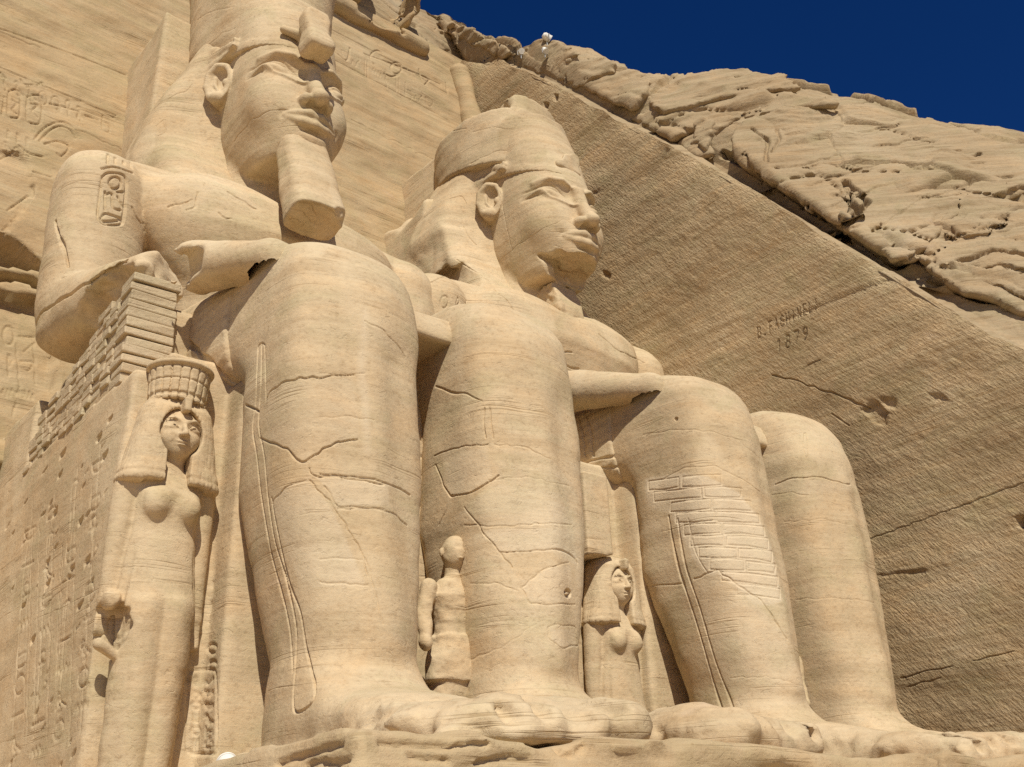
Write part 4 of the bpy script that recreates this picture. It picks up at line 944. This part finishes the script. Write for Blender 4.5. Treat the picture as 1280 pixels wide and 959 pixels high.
def build_facade():
    h = 0.075 * Q
    xs = np.arange(-6.0, 21.3, h); zs = np.arange(-1.7, 28.6, h)
    X, Z = np.meshgrid(xs, zs, indexing='ij')
    X = np.minimum(X, WX + WB * Z + 0.4)
    P = np.stack([X, FY + FA * Z, Z], -1)
    px, py = proj(P)
    n = fbm(P, (0.35, 0.35, 0.9), 5, 3.0) * 0.07 + vnoise(P + np.array([0, 0, 0.08]) * P[..., :1], (0.15, 0.15, 3.2), 5.0) * 0.03
    n = n + 0.02 * fbm(P, 2.2, 3, 9.0)
    rec = lambda poly, dep, soft=3: dep * np.clip(inpoly(px, py, poly) / soft, 0, 1)
    D = n
    rag = 3.0 * fbm(P, 1.6, 4, 2.0)
    def rec2(poly, dep, soft=3):
        return dep * np.clip((inpoly(px, py, poly) + rag) / soft, 0, 1)
    # broken-out beds at the left edge of the photo
    D = D + rec2([(-80, 262), (0, 288), (30, 310), (54, 326), (60, 340), (20, 334), (-80, 322)], 0.9, 4)
    D = D + rec2([(-80, 334), (0, 338), (40, 345), (56, 352), (56, 362), (20, 352), (-80, 350)], 0.5)
    D = D + rec2([(-80, 352), (0, 362), (60, 372), (70, 420), (70, 950), (-80, 950)], 0.35, 3)
    D = D + rec2([(-80, 570), (0, 578), (18, 582), (24, 596), (0, 594), (-80, 588)], 0.6)
    D = D - rec2([(-80, 536), (0, 545), (32, 550), (36, 560), (20, 583), (-80, 575)], 0.30)
    D = D + rec2([(-80, 190), (0, 186), (24, 190), (40, 205), (42, 240), (8, 290), (-80, 300)], 0.10, 2)
    # smoother field under the cornice, inscription band between fillets
    z0 = 25.9 + 0.02 * X
    P[..., 1] += D
    V, F = grid_mesh(P)
    V, F = carve(V, F, CARVE.get('facade', []), 3)
    o = link('temple_facade', (V, F), M['facade'])
    tag(o, 'pale leaning rock-cut temple front with carved signs behind the seated statues', 'facade')
    # roll moulding up the corner, and the roll with cavetto under the top edge
    def roll(P):
        a = np.float32([WX - 0.35 + WB * 20, FY + FA * 20 - 0.1, 20.0]); b = np.float32([WX - 0.35 + WB * 27.4, FY + FA * 27.4 - 0.1, 27.4])
        d = cap(P, a, b, 0.40)
        return d + 0.05 * fbm(P, 1.0, 4, 3.0)
    link('roll_moulding', mesh_sdf(roll, (17.6, 21.8, 19.4), (20.2, 25.6, 28.2), 0.06), M['facade'], o)
    def cornice(P):
        y0 = FY + FA * 27.9
        a = cap(P, (-7, y0 - 0.12, 27.6), (16.5, y0 - 0.12, 27.75), 0.36)
        b = box(P, (-7, y0 - 1.1, 28.5), (16.6, y0 + 4, 31.2), 0.1)
        b = smax(b, plane(P, (0, y0 - 0.2, 28.2), (0, -0.86, -0.5)) - 0.05, 0.25)
        bite = P[:, 0] - 16.2 + 0.9 * fbm(P, 0.7, 4, 2.0) + 0.7 * (P[:, 2] - 29)
        gr = 0.06 * (np.abs(((P[:, 0] * 1.9) % 1) - 0.5) < 0.13) * (P[:, 2] > 28.4)
        d = smin(a, smax(b, bite, 0.1) + gr, 0.1)
        brk = np.abs(P[:, 0] - 14.6) - 0.9 + 0.6 * fbm(P, 1.1, 3, 8.0)
        d = smax(d, -np.maximum(brk, 28.2 - P[:, 2] - 0.6), 0.08)
        return d + 0.10 * fbm(P, 0.9, 5, 6.0)
    link('cornice', mesh_sdf(cornice, (-7.5, 22.4, 26.9), (17.5, 28.5, 31.6), 0.10), M['facade'], o)
    return o

EDGE = [(200, -90), (480, 30), (535, 55), (578, 78), (625, 74), (690, 104), (760, 143), (830, 178), (895, 213), (960, 250), (1045, 302), (1130, 352), (1200, 396), (1280, 440), (1400, 512), (1750, 722)]
def build_wall():
    E3 = np.array([wall_at(*p) for p in EDGE[3:]])
    yy = E3[::-1, 1]; zz = E3[::-1, 2]
    h = 0.06 * Q
    ys = np.arange(3.5, 27.5, h); t = np.linspace(0, 1, int(30 / h))
    top = np.interp(ys, yy, zz)
    top[ys < yy[0]] = zz[0] + (ys[ys < yy[0]] - yy[0]) * 1.05
    top = np.maximum(top, -1.6)
    Y = np.repeat(ys[:, None], len(t), 1); Z = -1.7 + t[None] * (top[:, None] + 1.7)
    P = np.stack([WX + WB * Z, Y, Z], -1)
    # rough pick-dressed surface: tilted tool marks, beds, breaks
    r = np.stack([P[..., 0], P[..., 1] * 0.62 + P[..., 2] * 0.78, -P[..., 1] * 0.78 + P[..., 2] * 0.62], -1)
    amp = 0.55 + 0.3 * np.clip(fbm(P, 0.25, 3, 1.0) + 0.4, 0, 1.5) + 0.7 * np.clip((3.5 - Z) / 3, 0, 1)
    amp = amp * (0.45 + 0.55 * np.clip((23 - Y) / 6, 0, 1))
    D = amp * (0.009 * fbm(r, (1, 3.0, 9.0), 3, 2.0, 0.6) + 0.008 * vnoise(P, 6.5, 5.0))
    tb = Z - 0.08 * (Y - 12)
    D = D + 0.04 * fbm(P, (0.3, 0.3, 0.6), 4, 7.0) + 0.035 * vnoise(np.stack([P[..., 0] * 0, Y * 0.12, tb], -1), (1, 1, 1.5), 4.0)
    for k, (z0, w) in enumerate([(3.0, .05), (5.4, .05), (8.6, .04), (12.0, .05), (15.2, .06), (18.5, .05)]):
        line = np.abs(tb - z0 - 0.25 * vnoise(P, 0.3, k * 5.0)) < w
        D = D + 0.025 * line * (vnoise(P, 0.35, 9.0 + k) > 0.2)
    px, py = proj(P); rag = 4 * fbm(P, 2.0, 3, 1.0)
    for poly, dep in [([(1078, 512), (1095, 498), (1112, 515), (1106, 532), (1092, 530)], 0.08), ([(1096, 496), (1118, 498), (1122, 512), (1108, 514)], 0.06),
                      ([(1160, 492), (1178, 488), (1186, 502), (1166, 503)], 0.05), ([(752, 338), (764, 342), (762, 350), (753, 347)], 0.06),
                      ([(1272, 648), (1284, 640), (1284, 662), (1274, 662)], 0.25), ([(692, 118), (698, 118), (698, 128), (693, 127)], 0.3), ([(680, 128), (687, 128), (686, 137), (680, 135)], 0.3)]:
        D = D + dep * np.clip((inpoly(px, py, poly) + (rag if dep < 0.24 else 0)) / 3, 0, 1)
    # broken top edge
    e = np.clip(1 - (top[:, None] - Z) / 0.9, 0, 1)
    D = D + e ** 2 * (0.10 + 0.12 * fbm(P, 0.9, 4, 12.0))
    P[..., 0] += D
    P[..., 2] += e * 0.10 * fbm(P, 1.3, 3, 15.0)
    V, F = grid_mesh(P); F = F[:, ::-1]
    V, F = carve(V, F, CARVE.get('wall', []), 3)
    o = link('side_wall', (V, F), M['wall'])
    return tag(o, 'rough chisel-marked end wall of the recess with a traveller\'s name scratched in', 'rock wall')

SKY = [(190, -190), (440, -40), (480, -2), (560, 24), (610, 46), (648, 66), (668, 58), (690, 52), (725, 63), (762, 74), (800, 84), (850, 98), (905, 95), (950, 95), (1000, 106), (1060, 124), (1130, 147), (1180, 160), (1280, 178), (1420, 196), (1800, 262)]
def ridge_pts():
    """edge line of the cut and the skyline beyond it, as matching 3-D polylines"""
    n = 680
    def samp(pl, n):
        pl = np.array(pl, float); s = np.r_[0, np.cumsum(np.hypot(*np.diff(pl, axis=0).T))]; s /= s[-1]
        t = np.linspace(0, 1, n); return np.stack([np.interp(t, s, pl[:, 0]), np.interp(t, s, pl[:, 1])], 1)
    e, k = samp(EDGE, n), samp(SKY, n)
    E3, K3 = [], []
    for i in range(n):
        if e[i, 0] < 578:
            d = ray(*e[i]); p = d * ((FY + FA * 28.5 + 0.3) / d[1])
        else: p = wall_at(*e[i])
        E3.append(p)
        t = i / (n - 1)
        dist = np.linalg.norm(p) + np.interp(t, [0, .19, .31, .46, .62, .77, 1], [4, 2.5, 3.5, 6, 9, 12, 17])
        d = ray(*k[i]); K3.append(d / np.linalg.norm(d) * dist)
    return np.array(E3), np.array(K3)
ROCKS = []
def rock_hit(px, py):
    for k in range(60):
        hs = [b.ray_cast(Vector((0, 0, 0)), Vector(ray(px, py + k * 1.0)))[0] for b in ROCKS]
        hs = [h for h in hs if h is not None]
        if hs: return np.array(min(hs, key=lambda h: h.length))
    return at_dist(px, py, 34.0)
def build_hill():
    E3, K3 = ridge_pts(); n = len(E3); m = 260
    up = np.array([0, 0, 1.0])
    v = np.r_[-0.02, -0.01, np.linspace(0, 1, m), np.linspace(1.02, 2.2, 40)]
    P = np.zeros((n, len(v), 3)); back = np.stack([0.75 * np.ones(n), 0.65 * np.ones(n), 0.15 * np.ones(n)], 1)
    E3 = E3 + np.array([0.10, 0.0, -0.14])
    L = np.linalg.norm(K3 - E3, axis=1)
    LED = np.array([0.75, -0.12, 0.50]) * np.interp(np.arange(n) / n, [0, 0.19, 0.27, 0.46, 0.77, 1], [0, 0, 0.35, 0.9, 1.3, 1.3])[:, None]
    for j, q in enumerate(v):
        if q < 0: P[:, j] = E3 + np.array([60, 15, -75]) * -q
        elif q < 0.08: P[:, j] = E3 + LED * (q / 0.08)
        elif q <= 1:
            P[:, j] = E3 + LED + (K3 - E3 - LED) * ((q - 0.08) / 0.92)
            bulge = np.sin(np.pi * np.clip((q - 0.08) / 0.92, 0, 1)) * 0.08 * L
            P[:, j] += bulge[:, None] * np.array([-0.2, -0.45, 0.5]) - (q ** 6 * 0.0)
        else:
            P[:, j] = K3 + back * ((q - 1) * 14)[..., None] if False else K3 + back * ((q - 1) * 16)
    nrm = np.array([-0.45, -0.55, 0.70])
    a = vnoise(P @ np.array([[1, 0, 0], [0, 1, 0], [0.1, -0.15, 1]]).T, (0.12, 0.12, 0.55), 3.0)
    st = np.floor((P[..., 2] + 0.15 * P[..., 0] + 1.2 * fbm(P, 0.16, 3, 4.0)) / 1.3)
    fr = (P[..., 2] + 0.15 * P[..., 0] + 1.2 * fbm(P, 0.16, 3, 4.0)) / 1.3 - st
    ledge = np.clip(fr * 3, 0, 1) - fr
    w = np.clip((v - 0.06) / 0.04, 0.12, 1)[None] * np.clip((2.2 - v) / 0.3, 0, 1)[None]
    Pw = P @ np.array([[1, 0, 0.10], [0, 1, -0.15], [0, 0, 1.9]]) + 0.25 * np.stack([fbm(P, 0.5, 3, k) for k in (1., 2., 3.)], -1)
    b1, e1 = worley(Pw, 3.2, 1); b2, e2 = worley(Pw, 1.15, 2); b3, e3 = worley(Pw, 0.45, 3)
    crk = lambda e, w: np.clip(1 - e / w, 0, 1) * np.clip(0.5 + 1.5 * fbm(P, 0.25, 2, 7.0), 0, 1)
    D = 0.20 * fbm(P, 0.35, 5, 1.0) + 0.15 * ledge + 0.22 * b1 + 0.04 * b2 * np.clip(0.5 + fbm(P, 0.2, 2, 2.0), 0.15, 1) + 0.012 * b3 - 0.45 * crk(e1, 0.06) - 0.05 * crk(e2, 0.08)
    amp = np.interp(np.arange(n) / n, [0, .15, .35, 1], [0.8, 0.7, 0.9, 1.1])[:, None]
    fr2 = (P[..., 2] + 0.15 * P[..., 0] + 0.5 * fbm(P, 0.5, 3, 8.0)) / 0.42; fr2 = fr2 - np.floor(fr2)
    D = D + 0.05 * (np.clip(fr2 * 5, 0, 1) - fr2)
    px, py = proj(P)
    strip = [(880, 196), (925, 226), (960, 246), (1045, 297), (1130, 346), (1200, 390), (1280, 433), (1400, 503), (1400, 425), (1290, 383), (1250, 369), (1203, 360), (1150, 320), (1117, 321), (1065, 288), (1000, 248), (950, 215), (915, 200), (890, 186)]
    D = D * np.clip(1 - np.clip(inpoly(px, py, strip) / 4 + 1, 0, 1) * 0.7, 0, 1)
    D = D * w - 0.25 * np.clip(inpoly(px, py, strip) / 6 + 0.3, 0, 1) * np.clip(v / 0.05, 0, 1)[None]
    w = np.ones_like(w)
    P += (D * w * amp)[..., None] * nrm
    on = np.clip((np.array([proj(e)[0] for e in E3]) - 560) / 40, 0, 1)[:, None]
    P[..., 0] += on * np.maximum(0, WX + WB * P[..., 2] + 0.02 - P[..., 0]) * (v >= 0)[None]
    V, F = grid_mesh(P)
    global HILL
    V, F = carve(V, F, [([(905, 192), (950, 216), (1000, 250), (1065, 290), (1117, 323), (1150, 322), (1203, 363), (1250, 372), (1290, 387), (1400, 428)], .22, .9)], 2)
    HILL = BVHTree.FromPolygons(V.tolist(), F.tolist()); ROCKS.append(HILL)
    return setting(link('hillside', (V, F), M['hill']))
def hill_at(px, py, back=0.0):
    for k in range(60):
        h = HILL.ray_cast(Vector((0, 0, 0)), Vector(ray(px, py + k * 1.5)))[0]
        if h is not None:
            r = h.length - back; d = ray(px, py); return d / np.linalg.norm(d) * r
    return at_dist(px, py, 34.0)

def slab(name, label, poly, dist, thick, seed, lean=(0, 0, 0), h=0.09, rough=0.07, cut=0.08, bulge=0.10, frac=0.8, lines=(), group='rock slabs on the hillside'):
    """weathered block: outline on a plane facing the viewer's side of the slope, given real thickness"""
    poly = np.array(poly, float); c = poly.mean(0)
    hits = np.array([hill_at(*(c + (p - c) * q)) for p in poly for q in (0.25, 0.6, 0.9)])
    hc = hits.mean(0); _, sv, vt = np.linalg.svd(hits - hc); nrm = vt[2]
    if nrm @ hc > 0: nrm = -nrm
    nrm = nrm / np.linalg.norm(nrm) + np.array(lean); nrm /= np.linalg.norm(nrm)
    dc = ray(*c); C = dc * ((hc @ nrm) / (dc @ nrm)); C = C * (1 - dist / np.linalg.norm(C))
    a = np.cross([0, 0, 1.0], nrm); a /= np.linalg.norm(a); b = np.cross(nrm, a)
    pts = []
    for p in poly:
        d = ray(*p); q = d * ((C @ nrm) / (d @ nrm)); pts.append([(q - C) @ a, (q - C) @ b])
    pts = np.array(pts)
    keep = c[0] > 600
    def f(P):
        q = P - C; u, v, w = q @ a, q @ b, q @ nrm
        wob = 0.10 * fbm(P, 0.9, 5, seed + 3.0, 0.6)
        d2 = -inpoly(u, v, pts) + wob * 1.0 + 0.85 * np.clip(-w - 0.15, 0, 3)
        tt = (P[:, 2] + 0.12 * P[:, 0] + 0.45 * fbm(P, 0.5, 3, seed)) / 0.55; tt = tt - np.floor(tt)
        beds = (0.03 + 0.05 * frac) * (tt - np.clip(tt * 6, 0, 1)) + 0.03 * vnoise(np.stack([u * 0.2, v * 0.25, P[:, 2] + 0.12 * P[:, 0] + 0.2 * vnoise(P, 0.5, seed)], -1), (1, 1, 2.6), seed)
        top = w - 0.0 - bulge * fbm(P, 0.35, 3, seed + 9.0)
        d = smax(smax(d2, top, cut), -thick - w, 0.2)
        Pw = P @ np.array([[1, 0, 0.10], [0, 1, -0.15], [0, 0, 1.9]]) + 0.2 * np.stack([fbm(P, 0.6, 3, k) for k in (1., 2., 3.)], -1)
        b1, e1 = worley(Pw, 1.9, int(seed)); b2, e2 = worley(Pw, 0.7, int(seed) + 1)
        d = d + beds + rough * 0.5 * fbm(P, 1.1, 5, seed + 20.0) + frac * (0.08 * b1 + 0.04 * b2) + 0.22 * np.clip(1 - e1 / 0.06, 0, 1) * (fbm(P, 0.4, 2, seed) > 0.0)
        if keep: d = np.maximum(d, WX + WB * P[:, 2] + 0.32 - P[:, 0])
        return d.astype(np.float32)
    cs = np.array([C + a * x + b * y + nrm * z for x, y in pts for z in (-thick - 0.4, 0.9)])
    VF = mesh_sdf(f, cs.min(0) - 0.5, cs.max(0) + 0.5, h)
    if lines: VF = carve(*VF, lines, 2)
    ROCKS.append(BVHTree.FromPolygons(VF[0].tolist(), VF[1].tolist()))
    o = link(name, VF, M['hill'], None, tuple(C))
    return tag(o, label, 'rock', group)
_q = random.Random(3)
SLAB_LINES = [(jig(p, 1.5, _q), w, d) for p, w, d in [([(960, 185), (1040, 170), (1120, 158)], .05, .05), ([(985, 210), (1060, 190), (1160, 172)], .06, .06), ([(1010, 232), (1100, 205), (1200, 188)], .05, .05), ([(1040, 258), (1120, 225), (1230, 203)], .05, .06),
    ([(1090, 290), (1150, 250), (1240, 222)], .05, .05), ([(940, 160), (960, 175), (958, 200)], .08, .12), ([(968, 152), (975, 172), (964, 190)], .07, .10), ([(1058, 226), (1060, 245), (1070, 262), (1062, 280)], .16, .35), ([(1062, 232), (1085, 252), (1070, 265)], .12, .25),
    ([(1150, 200), (1165, 215), (1195, 205), (1225, 192)], .10, .22), ([(1075, 145), (1090, 152)], .05, .06), ([(1205, 262), (1240, 252), (1280, 234)], .2, .5), ([(1180, 300), (1230, 285), (1290, 280)], .06, .08), ([(1190, 330), (1240, 312), (1290, 318)], .09, .15), ([(1220, 345), (1250, 330), (1285, 340)], .07, .12)]]
def build_rocks():
    slab('rock_slab', 'huge cracked pale slab overhanging the dark cleft above the side wall', [(950, 214), (914, 192), (916, 165), (936, 146), (985, 137), (1035, 132), (1100, 141), (1200, 164), (1280, 181), (1345, 192), (1345, 240), (1282, 236), (1215, 258), (1180, 278), (1150, 318), (1117, 320), (1065, 287), (1000, 247)], 0.15, 1.0, 1.0, h=0.085, rough=0.035, bulge=0.04, frac=0.12, lines=SLAB_LINES)
    slab('rock_slab', 'layered slab at the right edge below the overhang', [(1215, 268), (1280, 262), (1350, 262), (1350, 430), (1290, 392), (1250, 372), (1203, 364), (1170, 343), (1148, 316), (1180, 284)], 0.15, 1.0, 31.0, h=0.085, rough=0.05, frac=0.3, lines=SLAB_LINES)
    slab('boulder', 'rounded boulder bulging on the skyline above the side wall', [(808, 116), (820, 98), (845, 90), (900, 86), (945, 90), (985, 99), (1000, 107), (950, 116), (900, 120), (860, 132), (830, 138), (812, 130)], 0.3, 1.1, 52.0, h=0.09, rough=0.10)
    slab('rock_slab', 'curved ledge slab under the skyline boulder', [(812, 158), (835, 140), (870, 126), (930, 114), (990, 112), (1042, 126), (1000, 131), (960, 140), (930, 143), (893, 165), (868, 160), (840, 174)], 0.2, 1.0, 71.0, h=0.09)
    slab('boulder', 'small block wedged in the dark gap left of the huge slab', [(868, 155), (880, 148), (890, 152), (893, 170), (882, 186), (868, 178)], 0.25, 1.2, 91.0, h=0.06)
    slab('boulder', 'low broken block beside the dark gap on the wall edge', [(848, 178), (866, 166), (882, 172), (888, 188), (872, 192)], 0.2, 1.0, 95.0, h=0.06)
    slab('boulder', 'peak boulder carrying the white floodlight', [(650, 74), (656, 60), (672, 53), (692, 53), (712, 60), (725, 66), (705, 72), (690, 84), (668, 88)], 0.2, 1.3, 110.0, h=0.07)
    slab('rock_slab', 'tilted slab just right of the peak boulder', [(684, 92), (705, 78), (735, 70), (766, 77), (765, 88), (738, 96), (714, 104)], 0.15, 1.1, 130.0, h=0.07)
    slab('rock_slab', 'flat slab split by a crack below the skyline', [(720, 104), (745, 94), (790, 88), (812, 96), (806, 116), (790, 132), (760, 122)], 0.15, 1.1, 150.0, h=0.07)
    slab('rock_slab', 'low smooth slab resting on the wall edge', [(752, 128), (775, 120), (812, 118), (830, 140), (818, 158), (795, 150)], 0.12, 1.0, 170.0, h=0.07)
    slab('boulder', 'rough block on the cliff top above the corner moulding', [(505, 34), (530, 30), (560, 42), (566, 62), (540, 66), (515, 52)], 0.2, 1.2, 190.0, h=0.08)
    slab('boulder', 'long rock ledge along the cliff top skyline', [(540, 26), (575, 28), (620, 48), (645, 68), (625, 72), (590, 58), (556, 42)], 0.2, 1.2, 210.0, h=0.08)

# ------------------------------------------------------------------ mended masonry on the throne, floodlights
def build_pier():
    rng = random.Random(5)
    t = thing('masonry_pier', 'stepped repair of small cut blocks on top of the nearest throne side', 'masonry', (4.1, 14.2, 6.55), None)
    def blocks(P): return None
    Vs, Fs = [], []; o = 0
    bmV = []
    def blk(lo, hi, r):
        c = np.array([[(lo, hi)[i >> 2 & 1][0], (lo, hi)[i >> 1 & 1][1], (lo, hi)[i & 1][2]] for i in range(8)], float)
        c += np.array([[rng.uniform(-r, r) for _ in range(3)] for _ in range(8)])
        return c
    faces = np.array([[0, 1, 3, 2], [4, 6, 7, 5], [0, 4, 5, 1], [2, 3, 7, 6], [0, 2, 6, 4], [1, 5, 7, 3]])
    z = 6.45; k = 0; courses = 12; hh = 0.154
    front0 = 13.86
    for k in range(courses):
        z0 = z + k * hh; z1 = z0 + hh - 0.014
        ylen = 18.4
        y = front0 + (0.0 if k < courses - 1 else 0.0)
        x0, x1 = 4.08, 4.78
        first = True
        while y < ylen:
            L = rng.uniform(0.28, 0.5) if not first else rng.uniform(0.4, 0.6)
            jut = rng.uniform(-0.03, 0.035)
            top_limit = z + courses * hh - 0.26 * max(0, (y - front0 - 0.5))
            if z1 < top_limit and rng.random() > 0.06:
                c = blk((x0 + jut, y, z0), (x1 + (0.05 * rng.random()), y + L - 0.02, z1), 0.014)
                if first: c[:, 1] -= 0.05 * rng.random()
                Vs.append(c); Fs.append(faces + o); o += 8
            y += L; first = False
    Vc = np.concatenate(Vs); Fc = np.concatenate(Fs)
    me_o = link('blocks', (Vc, Fc), M['brick'], t, smooth=False)
    b = me_o.modifiers.new('edge', 'BEVEL'); b.width = 0.02; b.segments = 2
    core = box_mesh((4.13, 13.93, 6.4), (4.75, 18.4, 6.45 + 0.2)); 
    def mortar(P):
        d = box(P, (4.12, 13.90, 6.3), (4.76, 18.3, 8.6), 0.0)
        d = smax(d, P[:, 2] - (6.45 + courses * hh - 0.12 - 0.26 * np.maximum(0, P[:, 1] - front0 - 0.5)), 0.05)
        return d + 0.015 * fbm(P, 3, 3)
    link('mortar', mesh_sdf(mortar, (3.9, 13.6, 6.1), (5.0, 18.6, 8.9), 0.05), M['dark'], t)
    return t
def box_mesh(lo, hi):
    c = np.array([[(lo, hi)[i >> 2 & 1][0], (lo, hi)[i >> 1 & 1][1], (lo, hi)[i & 1][2]] for i in range(8)], float)
    return c, np.array([[0, 1, 3, 2], [4, 6, 7, 5], [0, 4, 5, 1], [2, 3, 7, 6], [0, 2, 6, 4], [1, 5, 7, 3]])
def tube(a, b, r0, r1, n=20, caps=True):
    a = np.array(a, float); b = np.array(b, float); d = (b - a) / np.linalg.norm(b - a)
    u = np.cross(d, [0, 0, 1.0] if abs(d[2]) < 0.9 else [1.0, 0, 0]); u /= np.linalg.norm(u); v = np.cross(d, u)
    th = np.linspace(0, 2 * np.pi, n, endpoint=False)
    c = np.outer(np.cos(th), u) + np.outer(np.sin(th), v)
    V = np.concatenate([a + c * r0, b + c * r1, [a], [b]])
    F = [[i, n + i, n + (i + 1) % n, (i + 1) % n] for i in range(n)]
    if caps: F += [[i, (i + 1) % n, 2 * n, 2 * n] for i in range(n)] + [[n + i, 2 * n + 1, 2 * n + 1, n + (i + 1) % n] for i in range(n)]
    return V, np.array(F)
def link_poly(name, V, F, mat, parent, smooth=True):
    me = bpy.data.meshes.new(name); b = np.array(parent.location)
    fs = []
    for f in F.tolist():
        g = []
        for i in f:
            if i not in g: g.append(i)
        fs.append(g)
    me.from_pydata((V - b).tolist(), [], fs); me.update()
    o = bpy.data.objects.new(name, me); scene.collection.objects.link(o); o.parent = parent; me.materials.append(mat)
    for p in me.polygons: p.use_smooth = smooth
    me.set_sharp_from_angle(angle=math.radians(40))
    return o
def floodlight(label, foot, aim, size=1.0, group='floodlights on the rocks'):
    foot = np.array(foot, float); aim = np.array(aim, float); aim /= np.linalg.norm(aim)
    t = thing('floodlight', label, 'floodlight', tuple(foot), group)
    c = foot + np.array([0, 0, 0.42 * size])
    a = c - aim * 0.30 * size; b = c + aim * 0.26 * size
    link_poly('housing', *join(tube(a, a + aim * 0.12 * size, 0.13 * size, 0.24 * size, 24), tube(a + aim * 0.12 * size, b, 0.24 * size, 0.26 * size, 24)), M['white'], t)
    link_poly('lens', *tube(b - aim * 0.01, b + aim * 0.012 * size, 0.235 * size, 0.235 * size, 24), M['glass'], t)
    link_poly('rim', *tube(b - aim * 0.05 * size, b + aim * 0.006, 0.275 * size, 0.275 * size, 24), M['white'], t)
    side = np.cross(aim, [0, 0, 1.0]); side /= np.linalg.norm(side)
    br = [tube(foot + s * side * 0.31 * size, c + s * side * 0.31 * size, 0.025 * size, 0.025 * size, 8) for s in (-1, 1)]
    br.append(tube(foot - side * 0.33 * size, foot + side * 0.33 * size, 0.03 * size, 0.03 * size, 8))
    br.append(tube(foot - np.array([0, 0, 0.35 * size]), foot, 0.04 * size, 0.04 * size, 8))
    br += [tube(c + s * side * 0.25 * size, c + s * side * 0.34 * size, 0.04 * size, 0.04 * size, 8) for s in (-1, 1)]
    link_poly('bracket', *join(*br), M['steel'], t)
    return t
def at_dist(px, py, r):
    d = ray(px, py); return d / np.linalg.norm(d) * r
# ------------------------------------------------------------------ the scene
setting(link('ground', grid_mesh(np.stack(np.meshgrid(np.linspace(-400, 400, 41), np.linspace(-400, 400, 41), [-1.65], indexing='ij'), -1)[:, :, 0]), M['sand']))
if 'noset' not in ONLY:
    if ONLY != 'heads': build_facade(); build_wall(); build_hill(); build_rocks()
if 'nost' not in ONLY:
    colossus(7.95, 'colossal seated king, nearest, with square beard and raised cobra on the brow', False)
    colossus(15.95, 'colossal seated king beside the rough side wall, its crown and beard broken off', True)
    if ONLY != 'heads':
        figures(); build_pier()
floodlight('white floodlight standing highest, on top of the peak boulder', rock_hit(684, 56) + np.array([0, 0, 0.12]), (0.85, -0.2, -0.35), 0.55)
floodlight('floodlight seen side-on at the foot of the peak boulder on the wall edge', rock_hit(652, 76) + np.array([-0.1, -0.1, 0.12]), (-0.3, -0.8, -0.5), 0.42)
floodlight('floodlight in front of the peak boulder, aimed steeply down', rock_hit(682, 76) + np.array([-0.15, -0.15, 0.1]), (0.05, -0.6, -0.8), 0.42)
floodlight('white floodlight low beside the standing queen, cut by the bottom edge', at(283, 981, 1, 11.0), (0.2, 0.8, 0.5), 0.42)
